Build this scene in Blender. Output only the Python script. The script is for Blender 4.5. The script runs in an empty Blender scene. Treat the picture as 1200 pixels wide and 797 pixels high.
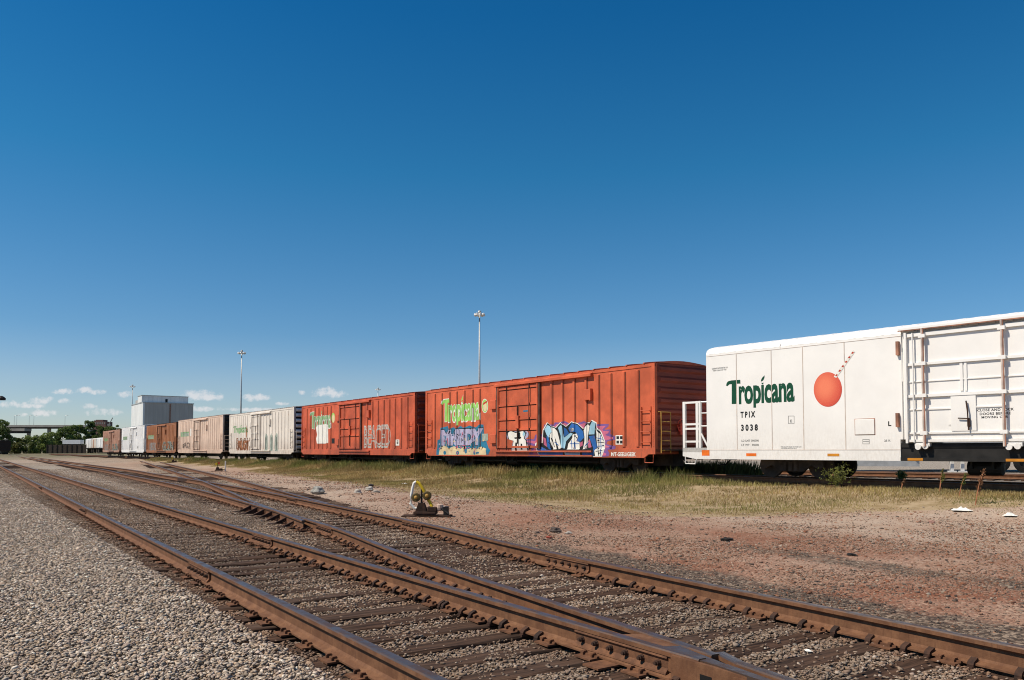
import bpy, bmesh, math, random
import numpy as np
from mathutils import Vector, Matrix

# ------------------------------------------------------------------ camera, world, sun, exposure
SC = bpy.context.scene
COL = SC.collection
FPX, CAMH, PITCH = 933.0, 1.25, math.radians(2.5)
CX, CY = 600.0, 528.0 - 933.0 * math.tan(math.radians(2.5))

cam_d = bpy.data.cameras.new('camera')
cam = bpy.data.objects.new('camera', cam_d)
COL.objects.link(cam)
cam.location = (0, 0, CAMH)
cam.rotation_euler = (math.radians(90) + PITCH, 0, 0)
cam_d.sensor_width = 36.0
cam_d.lens = 36.0 * FPX / 1200.0
cam_d.shift_y = (CY - 398.5) / 1200.0
cam_d.clip_start = 0.05
cam_d.clip_end = 20000
SC.camera = cam

SUN_EL = math.radians(52)
SUN_H = Vector((-0.955, -0.297, 0)).normalized()
SUN_V = Vector((SUN_H.x * math.cos(SUN_EL), SUN_H.y * math.cos(SUN_EL), math.sin(SUN_EL)))
sun_d = bpy.data.lights.new('sun', 'SUN')
sun_d.energy = 5.2
sun_d.angle = math.radians(0.5)
sun_d.color = (1.0, 0.89, 0.745)
sun = bpy.data.objects.new('sun', sun_d)
COL.objects.link(sun)
sun.rotation_euler = SUN_V.to_track_quat('Z', 'Y').to_euler()
sun.location = (0, 0, 50)

SC.view_settings.view_transform = 'Standard'
SC.view_settings.look = 'None'
SC.view_settings.gamma = 1
SC.view_settings.exposure = 0.1
SC.view_settings.use_curve_mapping = False
SC.cycles.filter_width = 1.05

world = bpy.data.worlds.new('World')
SC.world = world
world.use_nodes = True


def build_world():
    nt = world.node_tree
    N, L = nt.nodes, nt.links
    N.clear()
    out = N.new('ShaderNodeOutputWorld')
    bg = N.new('ShaderNodeBackground')
    bg.inputs['Strength'].default_value = 0.110
    L.new(bg.outputs[0], out.inputs[0])
    sky = N.new('ShaderNodeTexSky')
    sky.sky_type = 'NISHITA'
    sky.sun_disc = False
    sky.sun_elevation = SUN_EL
    sky.sun_rotation = math.atan2(SUN_H.x, SUN_H.y)
    sky.air_density = 1.0
    sky.dust_density = 0.25
    sky.ozone_density = 3.0
    tint = N.new('ShaderNodeMix'); tint.data_type = 'RGBA'; tint.blend_type = 'MULTIPLY'
    tint.inputs['Factor'].default_value = 1
    L.new(sky.outputs[0], tint.inputs['A'])
    tc = N.new('ShaderNodeTexCoord')
    sep = N.new('ShaderNodeSeparateXYZ')
    L.new(tc.outputs['Generated'], sep.inputs[0])
    # deep polarised blue overhead, paler towards the horizon
    rp = N.new('ShaderNodeValToRGB')
    el = rp.color_ramp.elements
    stops = [(0.0, (0.74, 0.79, 0.92)), (0.08, (0.65, 0.74, 0.86)), (0.14, (0.43, 0.67, 0.83)), (0.33, (0.15, 0.635, 0.83)), (0.49, (0.06, 0.54, 0.82)), (1.0, (0.06, 0.48, 0.70))]
    while len(el) < len(stops): el.new(0.5)
    for e, (p_, c_) in zip(el, stops): e.position = p_; e.color = (*c_, 1)
    L.new(sep.outputs['Z'], rp.inputs[0])
    L.new(rp.outputs[0], tint.inputs['B'])

    def m(op, a, b=None, c=None):
        n = N.new('ShaderNodeMath'); n.operation = op
        for i, v in enumerate((a, b, c)):
            if v is None: continue
            if isinstance(v, (int, float)): n.inputs[i].default_value = v
            else: L.new(v, n.inputs[i])
        return n.outputs[0]
    ysafe = m('MAXIMUM', sep.outputs['Y'], 0.05)
    u = m('DIVIDE', sep.outputs['X'], ysafe)
    v = m('DIVIDE', sep.outputs['Z'], ysafe)
    comb = N.new('ShaderNodeCombineXYZ')
    L.new(u, comb.inputs[0]); L.new(v, comb.inputs[1])
    noi = N.new('ShaderNodeTexNoise')
    noi.inputs['Scale'].default_value = 95; noi.inputs['Detail'].default_value = 6
    noi.inputs['Roughness'].default_value = 0.62
    L.new(comb.outputs[0], noi.inputs['Vector'])
    nv = noi.outputs['Fac']
    clouds = [(47, 469, 13, 5), (14, 474, 15, 4), (36, 476, 17, 2.6), (72, 459, 12, 3.4), (97, 457, 9, 4), (110, 459, 14, 3),
              (73, 470, 8, 3.2), (50, 484, 15, 4), (26, 486, 6, 2.4), (103, 476, 8, 3.4), (120, 483, 18, 4.4), (146, 462, 9, 3.6),
              (232, 463, 20, 6.5), (248, 466, 16, 4), (300, 466, 15, 4.2), (381, 460, 15, 6), (392, 462, 14, 4.5), (354, 460, 4, 2.6),
              (331, 473, 8, 2.2), (235, 479, 22, 3), (300, 480, 40, 2.5), (-40, 470, 30, 6), (-90, 462, 26, 8), (1290, 470, 40, 8)]
    tot = None
    for px, py, a, b in clouds:
        du = m('MULTIPLY', m('SUBTRACT', u, (px - 600) / FPX), FPX / (a * 1.35))
        dv = m('MULTIPLY', m('SUBTRACT', v, (528 - py) / FPX), FPX / (b * 1.3))
        r2 = m('ADD', m('MULTIPLY', du, du), m('MULTIPLY', dv, dv))
        f = m('SUBTRACT', 1.0, r2)
        tot = f if tot is None else m('MAXIMUM', tot, f)
    s = m('ADD', tot, m('MULTIPLY', m('SUBTRACT', nv, 0.5), 3.4))
    ms = N.new('ShaderNodeMapRange'); ms.interpolation_type = 'SMOOTHSTEP'
    ms.inputs['From Min'].default_value = 0.15; ms.inputs['From Max'].default_value = 1.3
    L.new(s, ms.inputs['Value'])
    fac = m('MULTIPLY', m('MULTIPLY', ms.outputs[0], 0.7), m('GREATER_THAN', sep.outputs['Y'], 0.1))
    mix = N.new('ShaderNodeMix'); mix.data_type = 'RGBA'
    L.new(fac, mix.inputs['Factor'])
    L.new(tint.outputs['Result'], mix.inputs['A'])
    mix.inputs['B'].default_value = (6.9, 6.7, 6.8, 1)
    L.new(mix.outputs['Result'], bg.inputs['Color'])


build_world()

# ------------------------------------------------------------------ helpers
rng = np.random.default_rng(7)
random.seed(7)
TH = math.radians(35.13)
DV = np.array([-math.sin(TH), math.cos(TH)])      # along the yard, away from the viewer
QV = np.array([math.cos(TH), math.sin(TH)])       # across the yard, away from the viewer


def pray(x, y):
    u, v = (x - CX) / FPX, (CY - y) / FPX
    return np.array([u, math.cos(PITCH) - v * math.sin(PITCH), math.sin(PITCH) + v * math.cos(PITCH)])


def P(x, y, z=0.0):
    d = pray(x, y)
    t = (z - CAMH) / d[2]
    return np.array([d[0] * t, d[1] * t, z])


def PD(x, y, Y):
    d = pray(x, y)
    t = Y / d[1]
    return np.array([d[0] * t, Y, CAMH + d[2] * t])


def sstep(a, b, x):
    t = np.clip((np.asarray(x, float) - a) / (b - a), 0, 1)
    return t * t * (3 - 2 * t)


class MB:
    def __init__(self):
        self.v, self.f, self.m = [], [], []

    def add(self, vs, fs, mi=0):
        o = len(self.v)
        self.v += [tuple(map(float, p)) for p in vs]
        for f in fs:
            self.f.append(tuple(i + o for i in f)); self.m.append(mi)

    def box(self, x0, x1, y0, y1, z0, z1, mi=0, M=None):
        vs = [(x0, y0, z0), (x1, y0, z0), (x1, y1, z0), (x0, y1, z0), (x0, y0, z1), (x1, y0, z1), (x1, y1, z1), (x0, y1, z1)]
        if M is not None: vs = [tuple(M @ Vector(p)) for p in vs]
        self.add(vs, [(0, 3, 2, 1), (4, 5, 6, 7), (0, 1, 5, 4), (1, 2, 6, 5), (2, 3, 7, 6), (3, 0, 4, 7)], mi)

    def bbox(self, x0, x1, y0, y1, z0, z1, b=0.02, mi=0):
        """box with chamfered corners along every edge of its front, back, top and bottom"""
        bm = bmesh.new()
        bmesh.ops.create_cube(bm, size=1)
        bmesh.ops.scale(bm, vec=(x1 - x0, y1 - y0, z1 - z0), verts=bm.verts)
        bmesh.ops.translate(bm, vec=((x0 + x1) / 2, (y0 + y1) / 2, (z0 + z1) / 2), verts=bm.verts)
        bmesh.ops.bevel(bm, geom=list(bm.edges), offset=b, segments=2, affect='EDGES', profile=0.5)
        bm.verts.index_update()
        self.add([v.co for v in bm.verts], [[v.index for v in f.verts] for f in bm.faces], mi)
        bm.free()

    def tube(self, pts, r, n=8, mi=0, cap=True):
        pts = [Vector(p) for p in pts]
        rs = r if isinstance(r, (list, tuple)) else [r] * len(pts)
        rings = []
        up = Vector((0, 0, 1))
        for i, p in enumerate(pts):
            a = pts[max(i - 1, 0)]; b = pts[min(i + 1, len(pts) - 1)]
            t = (b - a).normalized()
            u = t.cross(up)
            if u.length < 0.05: u = t.cross(Vector((0, 1, 0)))
            u.normalize(); w = t.cross(u)
            rings.append([p + (u * math.cos(2 * math.pi * k / n) + w * math.sin(2 * math.pi * k / n)) * rs[i] for k in range(n)])
        vs = [q for rg in rings for q in rg]
        fs = []
        for i in range(len(pts) - 1):
            for k in range(n):
                fs.append((i * n + k, i * n + (k + 1) % n, (i + 1) * n + (k + 1) % n, (i + 1) * n + k))
        if cap:
            fs.append(tuple(range(n))); fs.append(tuple(range((len(pts) - 1) * n, len(pts) * n))[::-1])
        self.add(vs, fs, mi)

    def lathe(self, prof, n=16, mi=0, M=None):
        """prof: list of (r, h) along local z"""
        vs, fs = [], []
        for r, hh in prof:
            for k in range(n):
                a = 2 * math.pi * k / n
                p = Vector((r * math.cos(a), r * math.sin(a), hh))
                vs.append(M @ p if M is not None else p)
        for i in range(len(prof) - 1):
            for k in range(n):
                fs.append((i * n + k, i * n + (k + 1) % n, (i + 1) * n + (k + 1) % n, (i + 1) * n + k))
        fs.append(tuple(range(n))[::-1]); fs.append(tuple(range((len(prof) - 1) * n, len(prof) * n)))
        self.add(vs, fs, mi)

    def prism(self, poly, axis, a, b, mi=0):
        """poly of 2-D points extruded along axis from a to b (x: (y,z); y: (x,z); z: (x,y))"""
        n = len(poly)

        def mk(p, t):
            return {'x': (t, p[0], p[1]), 'y': (p[0], t, p[1]), 'z': (p[0], p[1], t)}[axis]
        vs = [mk(p, a) for p in poly] + [mk(p, b) for p in poly]
        fs = [tuple(range(n))[::-1], tuple(range(n, 2 * n))] + [(i, (i + 1) % n, n + (i + 1) % n, n + i) for i in range(n)]
        self.add(vs, fs, mi)

    def mesh(self, name, mats, smooth=False, fix=True):
        me = bpy.data.meshes.new(name)
        me.from_pydata(self.v, [], self.f)
        for mt in (mats if isinstance(mats, (list, tuple)) else [mats]): me.materials.append(mt)
        me.polygons.foreach_set('material_index', self.m)
        if fix:
            bm = bmesh.new(); bm.from_mesh(me)
            bmesh.ops.recalc_face_normals(bm, faces=bm.faces)
            bm.to_mesh(me); bm.free()
        if smooth: me.polygons.foreach_set('use_smooth', [True] * len(me.polygons))
        me.update()
        return me

    def build(self, name, mats, parent=None, smooth=False):
        return link(name, self.mesh(name, mats, smooth), parent)


def link(name, me, parent=None):
    o = bpy.data.objects.new(name, me)
    COL.objects.link(o)
    if parent is not None: o.parent = parent
    return o


def thing(name, label, cat, loc=(0, 0, 0), rz=0.0, group=None):
    o = bpy.data.objects.new(name, None)
    COL.objects.link(o)
    o.location = loc; o.rotation_euler = (0, 0, rz)
    o.empty_display_size = 0.3
    tag(o, label, cat, group)
    return o


def tag(o, label, cat, group=None):
    o['label'] = label; o['category'] = cat
    if group: o['group'] = group
    return o


def copy_tree(o, parent=None):
    c = o.copy(); COL.objects.link(c)
    if parent is not None: c.parent = parent
    for ch in list(o.children): copy_tree(ch, c)
    return c


# ------------------------------------------------------------------ materials
class NT:
    def __init__(self, name):
        self.mat = bpy.data.materials.new(name)
        self.mat.use_nodes = True
        self.N, self.L = self.mat.node_tree.nodes, self.mat.node_tree.links
        self.bsdf = self.N['Principled BSDF']
        self._obj = None

    def sock(self, i, v):
        if v is None: return
        if isinstance(v, (int, float)): i.default_value = v
        elif isinstance(v, tuple): i.default_value = v if len(v) == len(i.default_value) else (*v, 1)
        else: self.L.new(v, i)

    def coord(self, kind='Object'):
        n = self.N.new('ShaderNodeTexCoord')
        return n.outputs[kind]

    def pos(self):
        return self.N.new('ShaderNodeNewGeometry').outputs['Position']

    def mapping(self, vec, scale=(1, 1, 1), rot=(0, 0, 0)):
        n = self.N.new('ShaderNodeMapping')
        n.inputs['Scale'].default_value = scale; n.inputs['Rotation'].default_value = rot
        self.L.new(vec, n.inputs['Vector'])
        return n.outputs[0]

    def noise(self, vec, scale, detail=4, rough=0.55):
        n = self.N.new('ShaderNodeTexNoise')
        n.inputs['Scale'].default_value = scale; n.inputs['Detail'].default_value = detail
        n.inputs['Roughness'].default_value = rough
        self.L.new(vec, n.inputs['Vector'])
        return n.outputs['Fac']

    def voro(self, vec, scale, out='Distance'):
        n = self.N.new('ShaderNodeTexVoronoi')
        n.inputs['Scale'].default_value = scale
        self.L.new(vec, n.inputs['Vector'])
        return n.outputs[out]

    def ramp(self, fac, a, b, lo=0.0, hi=1.0):
        n = self.N.new('ShaderNodeMapRange')
        n.interpolation_type = 'SMOOTHSTEP'
        n.inputs['From Min'].default_value = a; n.inputs['From Max'].default_value = b
        n.inputs['To Min'].default_value = lo; n.inputs['To Max'].default_value = hi
        self.L.new(fac, n.inputs['Value'])
        return n.outputs[0]

    def math(self, op, a, b=None):
        n = self.N.new('ShaderNodeMath'); n.operation = op
        self.sock(n.inputs[0], a); self.sock(n.inputs[1], b)
        return n.outputs[0]

    def mix(self, fac, a, b, mode='MIX'):
        n = self.N.new('ShaderNodeMix'); n.data_type = 'RGBA'; n.blend_type = mode
        self.sock(n.inputs['Factor'], fac); self.sock(n.inputs['A'], a); self.sock(n.inputs['B'], b)
        return n.outputs['Result']

    def attr(self, name, out='Fac'):
        n = self.N.new('ShaderNodeAttribute'); n.attribute_name = name
        return n.outputs[out]

    def bump(self, h, strength=0.5, dist=0.02):
        n = self.N.new('ShaderNodeBump')
        n.inputs['Strength'].default_value = strength; n.inputs['Distance'].default_value = dist
        self.L.new(h, n.inputs['Height'])
        self.L.new(n.outputs[0], self.bsdf.inputs['Normal'])

    def out(self, color, rough=0.7, metal=0.0, spec=None):
        self.sock(self.bsdf.inputs['Base Color'], color)
        self.sock(self.bsdf.inputs['Roughness'], rough)
        self.sock(self.bsdf.inputs['Metallic'], metal)
        if spec is not None: self.bsdf.inputs['Specular IOR Level'].default_value = spec
        return self.mat


def plain(name, c, rough=0.65, metal=0.0, var=0.18, scale=3.0, spec=0.3):
    t = NT(name)
    n = t.noise(t.coord(), scale, 5)
    col = t.mix(t.ramp(n, 0.3, 0.7), tuple(x * (1 - var) for x in c), tuple(min(1, x * (1 + var)) for x in c))
    return t.out(col, rough, metal, spec)


def paint_mat(name, c, rust=0.3, grime=0.3, rustcol=(0.13, 0.045, 0.02), fade=0.15, rough=0.55, grimecol=(0.09, 0.06, 0.045)):
    """weathered painted steel: vertical streaks of rust, faded patches, dirt thrown up along the bottom"""
    t = NT(name)
    co = t.coord()
    st = t.noise(t.mapping(co, (1.6, 1.6, 0.18)), 3.0, 6, 0.65)
    pa = t.noise(co, 0.7, 5, 0.6)
    fine = t.noise(t.mapping(co, (1, 1, 0.4)), 14, 4, 0.7)
    sep = t.N.new('ShaderNodeSeparateXYZ'); t.L.new(co, sep.inputs[0])
    col = t.mix(t.ramp(pa, 0.3, 0.72), tuple(x * (1 - fade) for x in c), tuple(min(0.9, x * (1 + fade * 0.7)) for x in c))
    k = t.math('MULTIPLY', t.ramp(t.math('ADD', t.math('MULTIPLY', st, 0.6), t.math('MULTIPLY', fine, 0.4)), 0.62 - 0.18 * rust, 0.8 - 0.12 * rust), min(1, 0.35 + rust))
    col = t.mix(k, col, rustcol)
    g = t.math('MULTIPLY', t.ramp(sep.outputs['Z'], 2.2, 0.6), t.ramp(fine, 0.3, 0.75, 0.25, 1))
    col = t.mix(t.math('MULTIPLY', g, grime), col, grimecol)
    t.bump(t.noise(t.mapping(co, (1, 1, 0.6)), 1.3, 3), 0.25, 0.03)
    return t.out(col, rough, 0, 0.35)


M = {}
M['orange'] = paint_mat('orange_car_paint', (0.55, 0.112, 0.045), 0.34, 0.42, fade=0.32)
M['orange_dk'] = paint_mat('orange_red_car_paint', (0.52, 0.098, 0.04), 0.4, 0.42, fade=0.34)
M['orange_end'] = paint_mat('shaded_orange_end_paint', (0.25, 0.045, 0.023), 0.4, 0.7, fade=0.25)  # shade of the end walls put into the paint as a darker orange
M['white'] = paint_mat('clean_white_paint', (0.79, 0.775, 0.745), 0.16, 0.30, rustcol=(0.55, 0.46, 0.38), fade=0.05, rough=0.45, grimecol=(0.35, 0.28, 0.21))
M['old_white'] = paint_mat('chalky_white_paint', (0.68, 0.62, 0.545), 0.5, 0.5, rustcol=(0.33, 0.17, 0.09), fade=0.12, grimecol=(0.2, 0.1, 0.06))
M['pinkish'] = paint_mat('dirty_pinkish_white_paint', (0.62, 0.465, 0.365), 0.6, 0.5, rustcol=(0.30, 0.14, 0.07), fade=0.15, grimecol=(0.2, 0.1, 0.06))
M['brown'] = paint_mat('rusty_brown_paint', (0.30, 0.115, 0.045), 0.55, 0.4, rustcol=(0.14, 0.045, 0.018), fade=0.25)
M['rosy'] = paint_mat('rust_washed_pink_paint', (0.40, 0.22, 0.15), 0.6, 0.5, rustcol=(0.2, 0.08, 0.04), fade=0.25)
M['bright_white'] = paint_mat('plain_white_paint', (0.72, 0.72, 0.71), 0.1, 0.25, rustcol=(0.3, 0.2, 0.15), fade=0.07)
M['rib_shade'] = plain('dark_rib_shade', (0.07, 0.02, 0.012), 0.8, var=0.5, scale=2)  # painted shade beside the ribs and under the door bars
M['black'] = plain('black_steel', (0.014, 0.013, 0.012), 0.6, var=0.4, spec=0.25)
M['understeel'] = plain('grimy_underframe_steel', (0.042, 0.033, 0.026), 0.75, var=0.5, spec=0.2)
M['dark_roof'] = plain('dark_grey_roof_metal', (0.10, 0.05, 0.035), 0.6, var=0.4)
M['galv'] = plain('galvanised_steel', (0.42, 0.43, 0.43), 0.45, 0.3, 0.12)
M['yellow'] = plain('yellow_paint', (0.62, 0.42, 0.02), 0.5)
M['ochre'] = plain('ochre_yellow_paint', (0.48, 0.27, 0.06), 0.6)
M['red'] = plain('red_paint', (0.45, 0.05, 0.025), 0.5)
M['green'] = plain('dark_green_lettering', (0.003, 0.06, 0.028), 0.5, var=0.08)

M['offwhite'] = plain('white_lettering', (0.72, 0.70, 0.64), 0.6, var=0.08)
M['ink'] = plain('black_lettering', (0.012, 0.014, 0.014), 0.6)
M['ink_grey'] = plain('grey_lettering', (0.22, 0.22, 0.21), 0.6)
M['refl'] = plain('orange_reflector', (0.72, 0.15, 0.015), 0.35)
M['refl_dull'] = plain('amber_reflector', (0.50, 0.20, 0.02), 0.4)
M['seam'] = plain('panel_seam_line', (0.52, 0.44, 0.38), 0.6)
M['rusty_bar'] = plain('rust_edged_bar', (0.30, 0.14, 0.09), 0.7, var=0.4)


def worn_paint(name, c, under=(0.50, 0.115, 0.05), amt=0.5):
    """sprayed or stencilled paint, thin in places so that the car's own colour shows"""
    t = NT(name)
    co = t.coord()
    n = t.noise(t.mapping(co, (1, 1, 0.6)), 5, 6, 0.7); b = t.noise(co, 1.1, 4)
    col = t.mix(t.ramp(b, 0.3, 0.7), tuple(x * 0.75 for x in c), tuple(min(0.9, x * 1.2) for x in c))
    col = t.mix(t.ramp(n, 0.54, 0.74, 0, amt), col, under)
    return t.out(col, 0.6, 0, 0.3)









M['bar_grey'] = plain('dirty_grey_brown_rod', (0.50, 0.42, 0.37), 0.6, var=0.25)
M['blue'] = worn_paint('blue_spray_paint', (0.02, 0.115, 0.36))
M['sky_blue'] = worn_paint('pale_blue_spray_paint', (0.30, 0.52, 0.64))
M['pink'] = worn_paint('pink_spray_paint', (0.48, 0.12, 0.20))
M['purple'] = worn_paint('purple_spray_paint', (0.16, 0.08, 0.25))
M['lav'] = worn_paint('lavender_spray_paint', (0.38, 0.36, 0.50))
M['teal'] = worn_paint('teal_spray_paint', (0.02, 0.16, 0.27))
M['cream'] = worn_paint('cream_spray_paint', (0.58, 0.47, 0.28))
M['lime'] = worn_paint('lime_green_lettering', (0.25, 0.52, 0.11))
M['greygreen'] = plain('grey_green_spray_paint', (0.30, 0.34, 0.29), 0.6, var=0.3)
M['faded_green'] = worn_paint('faded_green_lettering', (0.20, 0.36, 0.17), (0.5, 0.36, 0.28), 0.6)
M['rust_tag'] = plain('rust_brown_spray_paint', (0.32, 0.13, 0.06), 0.65, var=0.4)
M['concrete'] = plain('bridge_concrete', (0.34, 0.31, 0.27), 0.85, var=0.15, scale=0.2)


def fruit_mat():
    t = NT('orange_peel_print')
    # the printed picture of a round fruit: artwork with its own light side and dark rim
    n = t.noise(t.coord(), 60, 3)
    sp = t.N.new('ShaderNodeSeparateXYZ'); t.L.new(t.coord('Generated'), sp.inputs[0])
    dx = t.math('SUBTRACT', sp.outputs[0], 0.40); dz = t.math('SUBTRACT', sp.outputs[2], 0.58)
    rr = t.math('SQRT', t.math('ADD', t.math('MULTIPLY', dx, dx), t.math('MULTIPLY', dz, dz)))
    c = t.mix(t.ramp(rr, 0.1, 0.62), (0.78, 0.19, 0.095), (0.60, 0.065, 0.035))
    c = t.mix(t.ramp(rr, 0.5, 0.68, 0, 0.6), c, (0.36, 0.03, 0.022))
    c = t.mix(t.math('MULTIPLY', t.ramp(n, 0.45, 0.7), 0.25), c, (0.80, 0.30, 0.15))
    t.bump(n, 0.2, 0.004)
    return t.out(c, 0.5)


M['fruit'] = fruit_mat()
M['fruit_dark'] = plain('orange_peel_print_deep', (0.52, 0.065, 0.03), 0.5, var=0.12, scale=6)


def rail_mats():
    t = NT('rusted_rail_side')
    co = t.pos()
    n1 = t.noise(co, 7, 5, 0.7); n2 = t.noise(t.mapping(co, (60, 60, 6)), 1.0, 3, 0.6)
    c = t.mix(t.ramp(n1, 0.35, 0.7), (0.115, 0.052, 0.026), (0.19, 0.093, 0.047))
    c = t.mix(t.math('MULTIPLY', t.ramp(n2, 0.5, 0.75), 0.5), c, (0.08, 0.034, 0.02))
    c = t.mix(t.ramp(t.noise(co, 1.1, 4), 0.56, 0.75, 0, 0.6), c, (0.21, 0.09, 0.042))
    t.bump(t.noise(co, 120, 3), 0.35, 0.004)
    side = t.out(c, 0.8, 0, 0.25)
    t = NT('worn_rail_head')
    co = t.pos()
    n = t.noise(t.mapping(co, (1, 1, 1)), 5, 5, 0.65)
    c = t.mix(t.ramp(n, 0.4, 0.68), (0.13, 0.095, 0.08), (0.12, 0.065, 0.04))
    t.bump(t.noise(co, 40, 3), 0.1, 0.002)
    top = t.out(c, t.ramp(n, 0.35, 0.7, 0.30, 0.55), 0.6)
    return side, top


M['rail'], M['rail_top'] = rail_mats()


def rust_mat(name, a, b, rough=0.85):
    t = NT(name)
    co = t.pos()
    c = t.mix(t.ramp(t.noise(co, 9, 5, 0.7), 0.35, 0.68), a, b)
    t.bump(t.noise(co, 80, 3), 0.4, 0.005)
    return t.out(c, rough, 0, 0.25)


M['rust'] = rust_mat('rusty_track_fitting', (0.095, 0.045, 0.025), (0.18, 0.083, 0.042))
M['dark_rust'] = rust_mat('dark_rusty_clip', (0.028, 0.017, 0.013), (0.07, 0.034, 0.021))


def tie_mat():
    t = NT('weathered_tie_wood')
    co = t.coord()
    gr = t.noise(t.mapping(co, (1.2, 22, 22)), 1.0, 6, 0.7)
    big = t.noise(t.pos(), 1.7, 4)
    oi = t.N.new('ShaderNodeObjectInfo')
    c = t.mix(t.ramp(gr, 0.35, 0.68), (0.016, 0.009, 0.006), (0.10, 0.055, 0.034))
    c = t.mix(t.ramp(big, 0.55, 0.78, 0, 0.4), c, (0.15, 0.105, 0.08))
    c = t.mix(t.math('MULTIPLY', oi.outputs['Random'], 0.22), c, (0.12, 0.08, 0.06))
    t.bump(gr, 0.9, 0.012)
    return t.out(c, 0.9, 0, 0.15)


M['tie'] = tie_mat()


def vcol_mat(name, rough=0.9, noise_amt=0.25, scale=60, transl=0.0):
    t = NT(name)
    c = t.attr('tone', 'Color')
    n = t.noise(t.pos(), scale, 3)
    c2 = t.mix(t.ramp(n, 0.3, 0.7), t.mix(noise_amt, c, (0, 0, 0)), c)
    mt = t.out(c2, rough, 0, 0.2)
    if transl:
        tr = t.N.new('ShaderNodeBsdfTranslucent'); t.L.new(c2, tr.inputs[0])
        ms = t.N.new('ShaderNodeMixShader'); ms.inputs[0].default_value = transl
        t.L.new(t.bsdf.outputs[0], ms.inputs[1]); t.L.new(tr.outputs[0], ms.inputs[2])
        t.L.new(ms.outputs[0], t.N['Material Output'].inputs[0])
    return mt


M['stones'] = vcol_mat('crushed_stone')
M['blade'] = vcol_mat('grass_blade', 0.7, 0.1, 5, 0.3)
M['leafy'] = vcol_mat('leaf', 0.6, 0.1, 2, 0.38)

# ------------------------------------------------------------------ the yard's plan
# rails in plan, from far to near; every list is the gauge line of one rail
S1 = -0.6806
T1L = [(2.62 + S1 * y, y) for y in (420, 200, 100, 60, 40, 25, 15, 10, 6, 2.0, 0.2)]
T1R_all = [(4.447 + S1 * y, y) for y in (420, 200, 100, 60, 40, 25, 15, 10, 7, 4.85)]


def resample(pts, step):
    p = np.array(pts, float)
    d = np.r_[0, np.cumsum(np.hypot(*np.diff(p, axis=0).T))]
    n = max(2, int(d[-1] / step) + 1)
    t = np.linspace(0, d[-1], n)
    return np.c_[np.interp(t, d, p[:, 0]), np.interp(t, d, p[:, 1])]


def spline(pts, n=12):
    p = np.array(pts, float)
    out = []
    for i in range(len(p) - 1):
        p0, p1, p2, p3 = p[max(i - 1, 0)], p[i], p[i + 1], p[min(i + 2, len(p) - 1)]
        a = np.linalg.norm(p2 - p1)
        m1 = (p2 - p0) / max(np.linalg.norm(p2 - p1) + np.linalg.norm(p1 - p0), 1e-6) * a
        m2 = (p3 - p1) / max(np.linalg.norm(p3 - p2) + np.linalg.norm(p2 - p1), 1e-6) * a
        for k in range(n):
            t = k / n
            out.append((2 * t ** 3 - 3 * t ** 2 + 1) * p1 + (t ** 3 - 2 * t ** 2 + t) * m1 + (-2 * t ** 3 + 3 * t ** 2) * p2 + (t ** 3 - t ** 2) * m2)
    out.append(p[-1])
    return np.array(out)


def offset_curve(c, off):
    """shift a curve to its left (towards smaller q); off may be a function of y"""
    t = np.gradient(c, axis=0)
    t /= np.linalg.norm(t, axis=1)[:, None]
    nrm = np.c_[t[:, 1], -t[:, 0]]
    nrm *= np.sign(-(nrm @ QV))[:, None]
    o = np.array([off(y) for y in c[:, 1]]) if callable(off) else off
    return c + nrm * (o[:, None] if np.ndim(o) else o)


T2R = spline([(-152, 241), (-77, 130.5), (-33.6, 65.2), (-24.6, 51.8), (-19.4, 43.4), (-15.4, 37.1), (-11.9, 31.6), (-8.0, 25.2), (-4.1, 18.4),
              (-1.46, 13.7), (0.15, 10.5), (1.67, 7.84), (2.75, 6.03), (3.27, 5.11), (4.6, 2.75), (6.2, 0.0)])
g2 = lambda y: float(np.interp(y, [0, 5, 6, 7.8, 10.5, 14, 20], [1.9, 1.85, 1.82, 1.72, 1.62, 1.54, 1.51]))
T2L = offset_curve(T2R, g2)
T3L = spline([(-170, 300), (-107, 202), (-72, 145), (-45.5, 97.4), (-28.0, 63.2), (-14.7, 36.9), (-8.85, 24.9), (-6.32, 19.6), (-4.6, 16.1), (-3.75, 14.4)])
T3R = offset_curve(T3L, -1.51)
T3R = T3R[T3R[:, 1] > 18.9]


def dist_to(poly, xy):
    """distance from many points to a polyline (sampled)"""
    s = resample(poly, 0.25) if len(poly) < 4000 else poly
    s = s[s[:, 1] < 130]
    out = np.full(len(xy), 1e9)
    for i in range(0, len(xy), 20000):
        b = xy[i:i + 20000]
        d2 = (b ** 2).sum(1)[:, None] + (s ** 2).sum(1)[None] - 2 * b @ s.T
        out[i:i + 20000] = np.sqrt(np.maximum(d2.min(1), 0))
    return out


def grass_edge(t):
    return np.interp(t, GB_T, GB_Q)


def vnoise(x, y, s, seed=0):
    """cheap smooth value noise on arrays"""
    r = np.random.default_rng(seed).random((256, 256))
    X, Y = np.asarray(x) / s, np.asarray(y) / s
    xi, yi = np.floor(X).astype(int), np.floor(Y).astype(int)
    fx, fy = X - xi, Y - yi
    fx = fx * fx * (3 - 2 * fx); fy = fy * fy * (3 - 2 * fy)
    g = lambda a, b: r[a % 256, b % 256]
    return (g(xi, yi) * (1 - fx) + g(xi + 1, yi) * fx) * (1 - fy) + (g(xi, yi + 1) * (1 - fx) + g(xi + 1, yi + 1) * fx) * fy


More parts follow.
